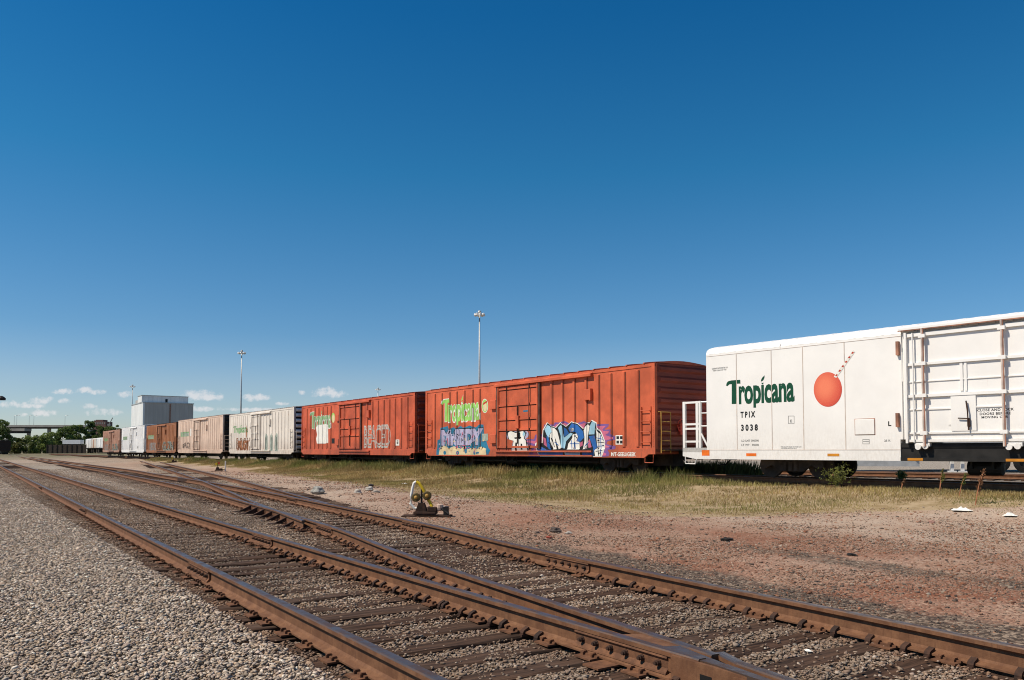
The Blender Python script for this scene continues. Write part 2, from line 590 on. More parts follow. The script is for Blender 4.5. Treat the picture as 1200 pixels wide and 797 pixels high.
def ground_z(x, y):
    x, y = np.asarray(x, float), np.asarray(y, float)
    q = x * QV[0] + y * QV[1]
    z = -0.215 + 0.335 * sstep(17.0, 21.4, q)
    z = z + 0.035 * (vnoise(x, y, 1.7, 3) - 0.5) + 0.05 * (vnoise(x, y, 5.3, 4) - 0.5) * sstep(7, 9, q)
    z = z - 0.05 * sstep(0.9, -0.6, q) * 1.0
    z = z + 0.06 * sstep(9.0, 11, q) * sstep(15, 12, q) * vnoise(x, y, 3.1, 9)
    return z


# grass edge, traced in plan along the yard
_gb = [(150, 537), (215, 544), (270, 548), (350, 560), (430, 570), (500, 580), (600, 591), (667, 599), (800, 604), (900, 603), (1000, 601), (1200, 598), (1600, 592)]


def on_ground(px, py):
    z = -0.2
    for _ in range(60):
        p = P(px, py, z)
        z = 0.7 * z + 0.3 * float(ground_z(p[0], p[1]))
    return P(px, py, z)


_gw = np.array([on_ground(a, b)[:2] for a, b in _gb])
_gt, _gq = _gw @ DV, _gw @ QV
_o = np.argsort(_gt)
GB_T, GB_Q = _gt[_o], _gq[_o]



def ground_material():
    t = NT('yard_ground')
    p = t.pos()
    gz = t.attr('grass'); bz = t.attr('ballast'); tz = t.attr('trackbed'); rz = t.attr('reddish'); cz = t.attr('cinder'); fz = t.attr('far')
    nb = t.noise(p, 0.55, 6, 0.6); nm = t.noise(p, 2.3, 5, 0.65); nf = t.noise(p, 11, 5, 0.7)
    peb = t.voro(p, 26, 'Color'); pd = t.voro(p, 26); peb2 = t.voro(p, 60, 'Color')
    sv = t.N.new('ShaderNodeSeparateColor'); t.L.new(peb, sv.inputs[0])
    sv2 = t.N.new('ShaderNodeSeparateColor'); t.L.new(peb2, sv2.inputs[0])
    grit = t.math('ADD', t.math('MULTIPLY', sv.outputs[0], 0.6), t.math('MULTIPLY', sv2.outputs[0], 0.4))
    dirt = t.mix(t.ramp(nb, 0.35, 0.65), (0.33, 0.215, 0.15), (0.42, 0.32, 0.245))
    dirt = t.mix(t.ramp(nm, 0.4, 0.65, 0, 0.7), dirt, (0.42, 0.335, 0.265))
    red = t.mix(t.ramp(nm, 0.35, 0.7), (0.19, 0.066, 0.034), (0.27, 0.112, 0.064))
    col = t.mix(t.math('MULTIPLY', rz, t.ramp(nb, 0.3, 0.6, 0.35, 1)), dirt, red)
    cind = t.mix(t.ramp(grit, 0.3, 0.8), (0.055, 0.042, 0.034), (0.165, 0.12, 0.09))
    col = t.mix(t.ramp(t.math('ADD', cz, t.math('MULTIPLY', t.math('SUBTRACT', nm, 0.5), 1.0)), 0.4, 0.7), col, cind)
    # grit over the dirt
    col = t.mix(t.ramp(grit, 0.62, 0.8, 0, 0.5), col, (0.40, 0.31, 0.23))
    col = t.mix(t.ramp(grit, 0.34, 0.18, 0, 0.55), col, (0.13, 0.085, 0.065))
    sy = t.N.new('ShaderNodeSeparateXYZ'); t.L.new(p, sy.inputs[0])
    bal = t.mix(t.ramp(sy.outputs[1], 20, 45), t.mix(t.ramp(grit, 0.2, 0.8), (0.05, 0.04, 0.032), (0.22, 0.19, 0.155)), t.mix(t.ramp(grit, 0.2, 0.8), (0.14, 0.115, 0.092), (0.46, 0.405, 0.34)))
    col = t.mix(bz, col, bal)
    trk = t.mix(t.ramp(grit, 0.25, 0.8), (0.055, 0.038, 0.027), (0.27, 0.20, 0.145))
    trk = t.mix(t.ramp(sy.outputs[1], 12, 32), trk, t.mix(t.ramp(grit, 0.25, 0.8), (0.12, 0.09, 0.068), (0.36, 0.29, 0.22)))
    col = t.mix(t.math('MULTIPLY', tz, 0.9), col, trk)
    grs = t.mix(t.ramp(nm, 0.35, 0.65), (0.25, 0.18, 0.095), (0.36, 0.275, 0.17))
    col = t.mix(t.ramp(t.math('ADD', gz, t.math('MULTIPLY', t.math('SUBTRACT', nm, 0.5), 0.9)), 0.35, 0.65), col, grs)
    farc = t.mix(t.ramp(nb, 0.4, 0.6), (0.20, 0.16, 0.12), (0.13, 0.13, 0.06))
    col = t.mix(fz, col, farc)
    t.bump(t.math('ADD', t.math('MULTIPLY', pd, -1.0), t.math('MULTIPLY', nf, 0.7)), 0.9, 0.02)
    return t.out(col, 0.95, 0, 0.1)


def build_ground():
    a = np.arange(-45, 45.01, 0.36)
    xs = np.r_[-4000, -2000, -1000, -600, -400, -300, -220, -170, -130, -100, -85, -72, -62, -53, a, 53, 62, 75, 95, 130, 200, 400, 1000, 2500, 4000]
    b = np.arange(-6, 62.01, 0.36)
    ys = np.r_[-300, -60, -25, -12, b, 63.5, 66, 69, 73, 78, 84, 92, 102, 115, 130, 150, 180, 220, 280, 360, 500, 800, 1400, 2600, 5000, 9000]
    X, Y = np.meshgrid(xs, ys)
    x, y = X.ravel(), Y.ravel()
    z = ground_z(x, y)
    xy = np.c_[x, y]
    q = xy @ QV; tt = xy @ DV
    nx, ny = len(xs), len(ys)
    me = bpy.data.meshes.new('ground')
    idx = np.arange(nx * ny).reshape(ny, nx)
    faces = np.stack([idx[:-1, :-1], idx[:-1, 1:], idx[1:, 1:], idx[1:, :-1]], -1).reshape(-1, 4)
    me.from_pydata(np.c_[x, y, z].tolist(), [], faces.tolist())
    d1 = np.minimum(dist_to(T1L, xy), dist_to(T1R_all, xy))
    d2 = np.minimum(dist_to(T2L, xy), dist_to(T2R, xy))
    d3 = np.minimum(dist_to(T3L, xy), dist_to(T3R, xy))
    dt = np.minimum(np.minimum(d1, d2), d3)
    ge = grass_edge(tt)
    nz = vnoise(x, y, 2.0, 11) - 0.5
    grass = sstep(-0.6, 0.7, q - ge + 2.0 * nz) * sstep(22.4, 21.6, q) * sstep(140, 100, y)
    trk = sstep(1.25, 0.75, dt)
    q4 = np.interp(y, np.sort(T2R[:, 1]), (T2R @ QV)[np.argsort(T2R[:, 1])])
    side = q - q4
    bal = np.maximum(sstep(0.45, 0.05, side) * (side < 6), sstep(21.3, 21.8, q))
    bal = np.where(y > 90, bal * 0.6, bal)
    red = sstep(0.5, 1.2, side) * sstep(7.2, 4.2, side) * (0.8 + 0.7 * nz) * sstep(24, 12, y)
    red = np.clip(red + 0.35 * sstep(0.55, 0.75, vnoise(x, y, 4.1, 21)) * sstep(1.5, 3, side), 0, 1)
    cin = sstep(0.1, 0.4, side) * sstep(2.2, 1.0, side) * sstep(17, 10, y) * 0.85
    band = np.exp(-((side - 3.3 - 0.05 * (x - 3)) / 0.5) ** 2) * sstep(2.0, 4.0, x) * 0.7
    cin = np.clip(np.maximum(cin, band), 0, 1)
    far = sstep(110, 220, np.hypot(x, y))
    for n, vals in (('grass', grass), ('ballast', bal), ('trackbed', trk), ('reddish', red), ('cinder', cin), ('far', far)):
        at = me.attributes.new(n, 'FLOAT', 'POINT')
        at.data.foreach_set('value', np.ascontiguousarray(vals, dtype=np.float32))
    me.materials.append(ground_material())
    me.polygons.foreach_set('use_smooth', [True] * len(me.polygons))
    o = link('ground', me)
    o['kind'] = 'structure'


build_ground()

# ------------------------------------------------------------------ loose stone: many small rocks in one sheet
def shard(seed, n=9):
    r = np.random.default_rng(seed)
    p = r.normal(size=(n, 3)); p /= np.linalg.norm(p, axis=1)[:, None]
    for _ in range(8):                      # spread the corners a little
        d = p[:, None] - p[None]
        w = 1 / (np.linalg.norm(d, axis=2) ** 3 + 0.15)
        p = p + 0.05 * (d * w[:, :, None]).sum(1); p /= np.linalg.norm(p, axis=1)[:, None]
    bm = bmesh.new()
    for q in p: bm.verts.new(q)
    bmesh.ops.convex_hull(bm, input=bm.verts)
    bm.verts.index_update()
    v = np.array([x.co[:] for x in bm.verts]); f = np.array([[x.index for x in fc.verts] for fc in bm.faces if len(fc.verts) == 3])
    bm.free()
    return v * (1 + r.uniform(-0.24, 0.2, (n, 1))) * np.array([[r.uniform(1.1, 1.55), r.uniform(0.75, 1.1), r.uniform(0.5, 0.85)]]), f


SHARDS = [x for x in (shard(300 + k) for k in range(60)) if len(x[0]) == 9 and len(x[1]) == 14][:20]


def rocks_mesh(name, pos, size, tones):
    n = len(pos)
    nv = 9
    base = np.stack([v for v, f in SHARDS]); faces = np.stack([f for v, f in SHARDS])
    var = rng.integers(0, len(SHARDS), n)
    V = base[var]
    a, b, c = rng.uniform(0, 6.283, (3, n))
    ca, sa, cb, sb = np.cos(a), np.sin(a), np.cos(b), np.sin(b)
    R = np.zeros((n, 3, 3))
    R[:, 0, 0] = ca; R[:, 0, 1] = -sa * cb; R[:, 0, 2] = sa * sb
    R[:, 1, 0] = sa; R[:, 1, 1] = ca * cb; R[:, 1, 2] = -ca * sb
    R[:, 2, 1] = sb; R[:, 2, 2] = cb
    V = np.einsum('nij,nvj->nvi', R, V)
    V[:, :, 2] *= 0.75
    V = V * size[:, None, None] + pos[:, None, :]
    F = (faces[var] + (np.arange(n) * nv)[:, None, None]).reshape(-1, 3)
    me = bpy.data.meshes.new(name)
    me.vertices.add(n * nv); me.vertices.foreach_set('co', V.astype(np.float32).ravel())
    me.loops.add(F.size); me.loops.foreach_set('vertex_index', F.astype(np.int32).ravel())
    me.polygons.add(len(F)); me.polygons.foreach_set('loop_start', np.arange(0, F.size, 3, dtype=np.int32))
    me.update(calc_edges=True)
    ca_ = me.color_attributes.new('tone', 'FLOAT_COLOR', 'POINT')
    cc = np.repeat(np.c_[tones, np.ones(n)], nv, 0).astype(np.float32)
    ca_.data.foreach_set('color', cc.ravel())
    me.materials.append(M['stones'])
    return me


def in_view(x, y):
    return np.abs(x) < 0.66 * y + 1.6


def field(ymin, ymax, dens, qmin, qmax):
    """random points in the seen wedge of the ground; dens may be a function of depth"""
    out = []
    y = ymin
    while y < ymax:
        dy = max(0.4, y * 0.06)
        half = 0.66 * (y + dy) + 1.6
        k = int(2 * half * dy * (dens(y) if callable(dens) else dens))
        p = np.c_[rng.uniform(-half, half, k), rng.uniform(y, y + dy, k)]
        q = p @ QV
        p = p[(q > qmin) & (q < qmax) & in_view(p[:, 0], p[:, 1])]
        out.append(p); y += dy
    return np.concatenate(out)


def q4_at(y):
    o = np.argsort(T2R[:, 1])
    return np.interp(y, T2R[o, 1], (T2R @ QV)[o])


def stone_tones(n, cols, jit=0.22):
    cols = np.array(cols)
    t = cols[rng.integers(0, len(cols), n)] * rng.uniform(1 - jit * 1.6, 1 + jit, (n, 1))
    return np.clip(t, 0.01, 0.7)


GREY = [(0.41, 0.35, 0.27), (0.48, 0.42, 0.335), (0.34, 0.29, 0.225), (0.43, 0.345, 0.255), (0.56, 0.50, 0.415), (0.38, 0.295, 0.21), (0.30, 0.26, 0.22), (0.43, 0.35, 0.29), (0.62, 0.57, 0.49)]
GREY = [(r * 1.06, g * 0.99, b * 0.965) for r, g, b in GREY]


def build_stones():
    # ballast of the two near tracks and the shoulder on their left
    dens = lambda y: float(np.interp(y, [4, 9, 14, 22, 34, 60], [2800, 2100, 1200, 520, 190, 60]))
    p = field(3.2, 60, dens, -30, 8.5)
    side = p @ QV - q4_at(p[:, 1])
    p = p[side < 0.15 + 0.45 * rng.random(len(p))]
    x, y = p.T
    q = p @ QV
    d1 = np.minimum(dist_to(T1L, p), dist_to(T1R_all, p)); d2 = np.minimum(dist_to(T2L, p), dist_to(T2R, p))
    dd = np.minimum(d1, d2)
    s = rng.uniform(0.008, 0.0185, len(p)) * (1 + 0.5 * (rng.random(len(p)) < 0.05)) * np.interp(y, [5, 14, 30, 60], [1.0, 1.15, 1.6, 2.4])
    left = q < 2.0
    between = dd < 1.0
    s = np.where(between & ~left, s * 0.88, s)
    z = ground_z(x, y) + rng.uniform(0.0, 0.022, len(p))
    # shoulder heaped to the tops of the ties, a little lower beside the rail itself
    z += np.where(left, 0.035 * sstep(0.05, 0.5, d1) * sstep(2.4, 0.6, d1), 0.012 * (vnoise(x, y, 0.8, 5) - 0.3))
    keep = (dd > 0.1)
    # the tops of the ties between the rails stay mostly clear of stone
    for bx, by, ba, bl in TIE_BOXES:
        if by > 34: continue
        near = np.abs(x - bx) + np.abs(y - by) < bl
        i = np.nonzero(near)[0]
        lx = (x[i] - bx) * math.cos(ba) + (y[i] - by) * math.sin(ba); ly = -(x[i] - bx) * math.sin(ba) + (y[i] - by) * math.cos(ba)
        cov = np.interp(by, [4, 9, 13, 18, 34], [0.06, 0.15, 0.4, 0.7, 0.85]) + 0.6 * (vnoise(x[i], y[i], 0.4, 77) > 0.70)
        on = (np.abs(lx) < bl / 2 + 0.02) & (np.abs(ly) < 0.12)
        outer = left[i] & (lx < -bl / 2 + 0.62)
        cov = np.where(outer & (d1[i] > 0.22), 0.92, cov)
        keep[i[on & (rng.random(len(i)) > cov)]] = False
        z[i[on]] += 0.012
    z = np.where(left, z, z - 0.006)
    tones = stone_tones(len(p), GREY)
    # iron dust close to the rails, oil-dark between them
    rusty = sstep(0.45, 0.12, dd) * rng.uniform(0.15, 0.95, len(p)) * np.where(left, 0.6, 1)
    tones = tones * (1 - rusty[:, None]) + np.array([0.22, 0.115, 0.07]) * rusty[:, None]
    dark = np.where(left, 0.0, sstep(1.3, 0.8, dd) * 0.35 * sstep(0.45, 0.7, vnoise(x, y, 1.4, 8)) + 0.08)
    dust = np.where(left, 0.0, sstep(1.4, 0.9, dd) * rng.uniform(0.0, 0.75, len(p)))[:, None]
    tones = tones * (1 - dust) + np.array([0.25, 0.14, 0.08]) * dust
    darkcol = np.array([0.12, 0.09, 0.07])
    tones = tones * (1 - dark[:, None]) + darkcol * dark[:, None]
    pos = np.c_[x, y, z]
    for nm, mk in (('shoulder_gravel', left & keep), ('track_gravel', ~left & keep)):
        o = link(nm, rocks_mesh(nm, pos[mk], s[mk], tones[mk])); o['kind'] = 'stuff'
        tag(o, 'grey crushed stone ballast heaped left of the nearest rail' if nm[0] == 's' else 'brownish ballast lying between the ties and rails', 'gravel')
    # loose grit and cinders over the dirt on the right
    dens = lambda y: float(np.interp(y, [4, 8, 12, 18, 26, 40, 60], [1500, 1100, 650, 300, 120, 36, 10]))
    p = field(3.2, 55, dens, 5, 21)
    side = p @ QV - q4_at(p[:, 1])
    tt = p @ DV
    ge = grass_edge(tt)
    clump = vnoise(p[:, 0], p[:, 1], 1.3, 31)
    k = (side > 0.12) & (p @ QV < ge + 0.8) & (rng.random(len(p)) < 0.25 + 0.9 * sstep(0.35, 0.75, clump))
    p, side, clump = p[k], side[k], clump[k]
    s = rng.uniform(0.0035, 0.011, len(p)) * (1 + 1.3 * (rng.random(len(p)) < 0.06)) * np.interp(p[:, 1], [5, 12, 25, 50], [1, 1.15, 1.7, 2.6])
    pal = stone_tones(len(p), [(0.36, 0.27, 0.20), (0.32, 0.18, 0.11), (0.13, 0.095, 0.075), (0.42, 0.34, 0.26), (0.30, 0.125, 0.07), (0.09, 0.07, 0.058), (0.34, 0.16, 0.095)])
    cind = stone_tones(len(p), [(0.07, 0.058, 0.05), (0.13, 0.10, 0.082), (0.20, 0.155, 0.12), (0.24, 0.11, 0.065)])
    w = (np.clip(sstep(2.4, 1.0, side) * 0.8 + 0.35 * sstep(6, 4, side), 0, 1) * sstep(17, 9, p[:, 1]))[:, None] * (rng.random((len(p), 1)) < 0.8)
    pal = pal * (1 - w) + cind * w
    o = link('dirt_grit', rocks_mesh('dirt_grit', np.c_[p, ground_z(p[:, 0], p[:, 1]) + s * 0.25], s, pal)); o['kind'] = 'stuff'
    tag(o, 'loose grit and cinders scattered over the reddish dirt', 'grit')



# ------------------------------------------------------------------ tracks
TIE_BOXES = []
PROF = [(-0.070, -0.172), (0.070, -0.172), (0.070, -0.160), (0.022, -0.146), (0.0095, -0.130), (0.0095, -0.052), (0.018, -0.043), (0.0365, -0.036),
        (0.0365, -0.009), (0.029, -0.001), (0.0, 0.0), (-0.029, -0.001), (-0.0365, -0.009), (-0.0365, -0.036), (-0.018, -0.043), (-0.0095, -0.052),
        (-0.0095, -0.130), (-0.022, -0.146), (-0.070, -0.160)]


def rail_mesh(curve, z0=0.0, zf=None):
    c = np.array(curve, float)
    t = np.gradient(c, axis=0); t /= np.linalg.norm(t, axis=1)[:, None]
    nr = np.c_[t[:, 1], -t[:, 0]]
    mb = MB()
    n = len(PROF)
    for i in range(len(c)):
        zz = z0 if zf is None else zf(i)
        for o, z in PROF: mb.v.append((c[i, 0] + nr[i, 0] * o, c[i, 1] + nr[i, 1] * o, z + zz))
    for i in range(len(c) - 1):
        for k in range(n):
            k2 = (k + 1) % n
            mb.f.append((i * n + k, i * n + k2, (i + 1) * n + k2, (i + 1) * n + k))
            mb.m.append(1 if k in (8, 9, 10, 11) else 0)
    mb.f.append(tuple(range(n))); mb.m.append(0)
    e = (len(c) - 1) * n
    mb.f.append(tuple(range(e, e + n))[::-1]); mb.m.append(0)
    return mb.mesh('rail', [M['rail'], M['rail_top']])


def tie_mesh(L, w=0.225, h=0.15, seed=0):
    r = random.Random(seed)
    nx = max(6, int(L / 0.28))
    mb = MB()
    prof0 = [(-w / 2, -h), (w / 2, -h), (w / 2, -0.012), (w / 2 - 0.014, 0), (0.03, 0), (-0.04, 0), (-w / 2 + 0.014, 0), (-w / 2, -0.012)]
    n = len(prof0)
    for i in range(nx + 1):
        x = -L / 2 + L * i / nx
        for j, (a, b) in enumerate(prof0):
            jz = r.uniform(-0.010, 0.003) if b > -0.1 else 0
            mb.v.append((x + (r.uniform(-0.02, 0.02) if i in (0, nx) else 0), a + r.uniform(-0.006, 0.006), b + jz))
    for i in range(nx):
        for k in range(n):
            mb.f.append((i * n + k, i * n + (k + 1) % n, (i + 1) * n + (k + 1) % n, (i + 1) * n + k)); mb.m.append(0)
    mb.f.append(tuple(range(n))); mb.m.append(0)
    mb.f.append(tuple(range(nx * n, nx * n + n))[::-1]); mb.m.append(0)
    return mb.mesh('tie', M['tie'])


def anchor_mesh():
    """spring clip that hooks over the rail foot: a bent strap standing on the foot, local x across the rail (field side at -x)"""
    mb = MB()
    arc = [(-0.090, -0.185), (-0.092, -0.165), (-0.084, -0.148), (-0.068, -0.138), (-0.050, -0.130), (-0.036, -0.122)]
    inn = [(-0.076, -0.185), (-0.078, -0.168), (-0.072, -0.158), (-0.058, -0.150), (-0.040, -0.143), (-0.026, -0.135)]
    poly = arc + inn[::-1]
    mb.prism(poly, 'y', -0.022, 0.022)
    mb.box(-0.10, 0.02, -0.02, 0.02, -0.196, -0.176)
    return mb.mesh('rail_anchor', M['dark_rust'])


def plate_mesh():
    """tie plate with two cut spikes each side"""
    mb = MB()
    mb.box(-0.150, 0.150, -0.085, 0.085, -0.186, -0.1735)
    for sx in (-1, 1):
        mb.box(sx * 0.082 - 0.008, sx * 0.082 + 0.008, -0.09, 0.09, -0.1735, -0.160)
        for sy in (-0.05, 0.045):
            mb.box(sx * 0.098 - 0.009, sx * 0.098 + 0.009, sy - 0.008, sy + 0.008, -0.18, -0.152)
            mb.box(sx * 0.088 - 0.018, sx * 0.088 + 0.014, sy - 0.012, sy + 0.012, -0.156, -0.145)
    return mb.mesh('tie_plate', M['rust'])


def joint_mesh(n=6, L=0.92):
    """fish plate on each side of the rail web; local x along the rail"""
    mb = MB()
    poly = [(-0.014, -0.047), (-0.036, -0.040), (-0.040, -0.052), (-0.026, -0.068), (-0.026, -0.116), (-0.048, -0.139), (-0.052, -0.150), (-0.018, -0.144)]
    mb.prism(poly, 'x', -L / 2, L / 2)
    mb.prism([(-a, b) for a, b in poly], 'x', -L / 2, L / 2)
    return mb.mesh('joint_bar', M['rust'])


def bolt_mesh():
    mb = MB()
    for s in (-1, 1):
        Mx = Matrix.Rotation(math.radians(90), 4, 'X') if s < 0 else Matrix.Rotation(math.radians(-90), 4, 'X')
        mb.lathe([(0.021, 0.024), (0.021, 0.034), (0.018, 0.036), (0.018, 0.054), (0.012, 0.056), (0.012, 0.068)], 8, 0, Mx)
    return mb.mesh('bolt', M['dark_rust'])


ME_ANCH, ME_PLATE, ME_JOINT, ME_BOLT = anchor_mesh(), plate_mesh(), joint_mesh(), bolt_mesh()
TIE_L = 2.6
ME_TIES = [tie_mesh(TIE_L, seed=k, w=0.21 + 0.01 * (k % 4)) for k in range(7)]


def tangent_at(c, i):
    t = c[min(i + 1, len(c) - 1)] - c[max(i - 1, 0)]
    return t / np.linalg.norm(t)


def nearest(c, p):
    return int(np.argmin(((c - np.asarray(p)[:2]) ** 2).sum(1)))


def place(name, me, parent, x, y, z, rz, sx=1.0):
    o = link(name, me, parent)
    o.location = (x, y, z); o.rotation_euler = (0, 0, rz); o.scale = (sx, 1, 1)
    return o


def cut(c, a, b):
    """part of a curve between depths a and b"""
    return c[(c[:, 1] > a) & (c[:, 1] < b)]


JOINTS = [P(*k)[:2] for k in ((728, 742), (643, 652), (369, 615), (282, 627), (212, 662), (478, 611))]


def joint(parent, c, px, py, z=0.0):
    p = P(px, py, 0)
    i = nearest(c, p)
    t = tangent_at(c, i)
    o = place('joint_bar', ME_JOINT, parent, c[i, 0], c[i, 1], z, math.atan2(t[1], t[0]))
    if c[i, 1] < 30:
        for k in range(6):
            b = link('bolt', ME_BOLT, o); b.location = (-0.38 + 0.152 * k, 0, -0.093)
    return o


def fasten(track, rails, stations, n_plate, n_anchor, gauge_side, flip=None):
    """tie plates under each rail and spring anchors along its foot, nearest ones first"""
    plates, anchors = [], []
    for c in rails:
        for (px, py) in stations:
            # station line crosses the rail near this point: nearest rail sample
            i = nearest(c, (px, py))
            if np.hypot(*(c[i] - (px, py))) > 3.2: continue
            plates.append((c, i))
            for s in (-0.15, 0.15): anchors.append((c, i, s))
    plates.sort(key=lambda k: np.hypot(*k[0][k[1]])); anchors.sort(key=lambda k: np.hypot(*k[0][k[1]]))
    for c, i in plates[:n_plate]:
        t = tangent_at(c, i)
        place('tie_plate', ME_PLATE, track, c[i, 0], c[i, 1], 0, math.atan2(t[1], t[0]) - math.pi / 2)
    used = 0
    for c, i, s in anchors:
        if used >= n_anchor: break
        t = tangent_at(c, i)
        p = c[i] + t * s
        if any(np.hypot(*(p - jp)) < 0.62 for jp in JOINTS): continue
        used += 1
        place('rail_anchor', ME_ANCH, track, p[0], p[1], random.uniform(-0.004, 0.003), math.atan2(t[1], t[0]) - math.pi / 2 + random.uniform(-0.1, 0.1) + (0 if t @ DV > 0 else math.pi) + (math.pi if c is flip else 0))


def build_tracks():
    # --- track one: straight, from the lower edge of the picture into the distance
    tr = thing('railway_track', 'nearest rusty railway track running from the lower edge to the far left', 'railway track', group='rusty yard tracks on the left')
    c1l = resample(T1L, 0.12); c1r = resample(T1R_all, 0.12)
    link('rail', rail_mesh(resample(T1L, 1.5)), tr); link('rail', rail_mesh(resample(T1R_all, 1.5)), tr)
    ang = math.atan2(1.0, S1)
    d1 = np.array([S1, 1.0]) / math.hypot(S1, 1); n1 = np.array([d1[1], -d1[0]])
    base = np.array([2.62, 0.0]) + n1 * 0.755
    stations = []
    far = MB()
    s = 1.2
    k = 0
    sts = []
    while s < 120:
        sts.append(s); s += random.uniform(0.44, 0.51) if s < 22 else 0.52
    for s in sts:
        p = base + d1 * s
        j = random.uniform(-0.02, 0.02)
        if k < 96:
            L = TIE_L
            if p[1] < 11.0:
                # turnout timber: one long piece carries both tracks here
                rr = base + n1 * 0.0 + d1 * s
                q4 = q4_at(p[1] + 1.6)
                L = (q4 + 0.5) - (p @ QV - 0.755 - 0.5)
                L = min(max(L, 2.6), 5.2)
                me = tie_mesh(round(L, 2), seed=k + 40, w=0.225)
            else:
                me = ME_TIES[k % 7]
            cpt = p + n1 * (L / 2 - TIE_L / 2 + random.uniform(-0.05, 0.05))
            TIE_BOXES.append((cpt[0], cpt[1], math.atan2(n1[1], n1[0]) + j, L))
            place('tie', me, tr, cpt[0], cpt[1], -0.187 + random.uniform(-0.012, 0.001) - 0.026 * float(sstep(11, 20, p[1])), math.atan2(n1[1], n1[0]) + j)
            stations.append(p)
        else:
            M4 = Matrix.Translation((p[0], p[1], 0)) @ Matrix.Rotation(math.atan2(n1[1], n1[0]) + j, 4, 'Z')
            far.box(-1.3, 1.3, -0.11, 0.11, -0.34, -0.21, 0, M4)
        k += 1
    o = far.build('tie_row', M['tie'], tr); o['kind'] = 'stuff'
    fasten(tr, [c1l, c1r], stations, 100, 100, 0, c1l)
    for px, py in ((212, 662), (83, 594), (41, 569)): joint(tr, c1l, px, py)
    for px, py in ((282, 627), (140, 581), (86, 565)): joint(tr, c1r, px, py)
    # frog: solid wedge between the meeting rails, long fish plate, wing rail and base plate
    fr = MB()
    a = np.array([4.447 + S1 * 5.55, 5.55]); tip = np.array([4.447 + S1 * 4.72, 4.72])
    i = nearest(T2L, (0.9, 5.6)); b = T2L[i]
    nn0 = np.array([-d1[1], d1[0]])
    fr.prism([tuple(a - n1 * 0.02), tuple(b + n1 * 0.02), tuple(tip + n1 * 0.03), tuple(tip - n1 * 0.03)], 'z', -0.13, -0.016, 0)
    a2 = a + (tip - a) * 0.45; b2 = b + (tip - b) * 0.45
    fr.prism([tuple(a2 - n1 * 0.005), tuple(b2 + n1 * 0.005), tuple(tip + n1 * 0.034), tuple(tip - n1 * 0.034)], 'z', -0.05, -0.0055, 1)
    dt = tip - (a + b) / 2; dt /= np.linalg.norm(dt)
    nn = np.array([dt[1], -dt[0]]) * -1
    fr.prism([tuple(tip + nn * 0.036), tuple(tip - nn * 0.036), tuple(tip + dt * 0.9 - nn * 0.02), tuple(tip + dt * 0.9 + nn * 0.02)], 'z', -0.13, -0.004, 1)
    # cheek of the casting: one tall face from the fish plate on
    c0 = np.array([4.447 + S1 * 5.02, 5.02]); w0 = -n1
    fr.prism([tuple(c0 + w0 * 0.034), tuple(c0 + w0 * 0.060), tuple(c0 - d1 * 1.9 + w0 * 0.060), tuple(c0 - d1 * 1.9 + w0 * 0.034)], 'z', -0.165, -0.014, 0)
    fr.prism([tuple(c0 + w0 * 0.0605), tuple(c0 + w0 * 0.13), tuple(c0 - d1 * 1.9 + w0 * 0.13), tuple(c0 - d1 * 1.9 + w0 * 0.0605)], 'z', -0.1735, -0.158, 0)
    fr.prism([tuple(c0 - d1 * 0.5 + w0 * 0.0605), tuple(c0 - d1 * 0.5 + w0 * 0.078), tuple(c0 - d1 * 1.7 + w0 * 0.078), tuple(c0 - d1 * 1.7 + w0 * 0.0605)], 'z', -0.1575, -0.03, 0)
    fr.build('frog_casting', [M['rail'], M['rail_top']], tr)
    sl = MB()
    sc_ = c0 - d1 * 0.24
    sl.prism([tuple(sc_ + w0 * 0.0605), tuple(sc_ + w0 * 0.0625), tuple(sc_ - d1 * 0.09 + w0 * 0.0625), tuple(sc_ - d1 * 0.09 + w0 * 0.0605)], 'z', -0.115, -0.075)
    sl.build('casting_slot', M['black'], tr)
    for off, bend in ((0.14, 0.06),):
        sgn = 1 if (nn @ QV) > 0 else -1
        nn = nn * sgn
        w = [tip + dt * -0.25 + nn * (off + bend), tip + dt * 0.0 + nn * off, tip + dt * 1.1 + nn * (off - 0.02), tip + dt * 2.2 + nn * (off)]
        link('wing_rail', rail_mesh(np.array(w), -0.006), tr)
    pb = MB()
    for s in (0.1, 0.65, 1.2):
        c = a + dt * s
        M4 = Matrix.Translation((c[0], c[1], 0)) @ Matrix.Rotation(math.atan2(n1[1], n1[0]), 4, 'Z')
        pb.box(-0.24, 0.45, -0.08, 0.08, -0.186, -0.1735, 0, M4)
    pb.build('frog_plate', M['rust'], tr)
    joint(tr, c1r, 728, 742)

    # --- track two: leaves track one at the frog, curves away on its right
    tr2 = thing('railway_track', 'second rusty track, joining the nearest one at a frog in the foreground', 'railway track', group='rusty yard tracks on the left')
    r2 = resample(T2R, 0.12); l2 = resample(cut(T2L, 4.95, 400), 0.12)
    link('rail', rail_mesh(resample(T2R, 0.6)), tr2)
    link('rail', rail_mesh(resample(cut(T2L, 4.95, 400), 0.6), -0.004), tr2)
    stations = []
    far2 = MB()
    mid = resample((T2R + T2L) / 2, 0.05)[::-1]
    dist = np.r_[0, np.cumsum(np.hypot(*np.diff(mid, axis=0).T))]
    s, k = 0.0, 0
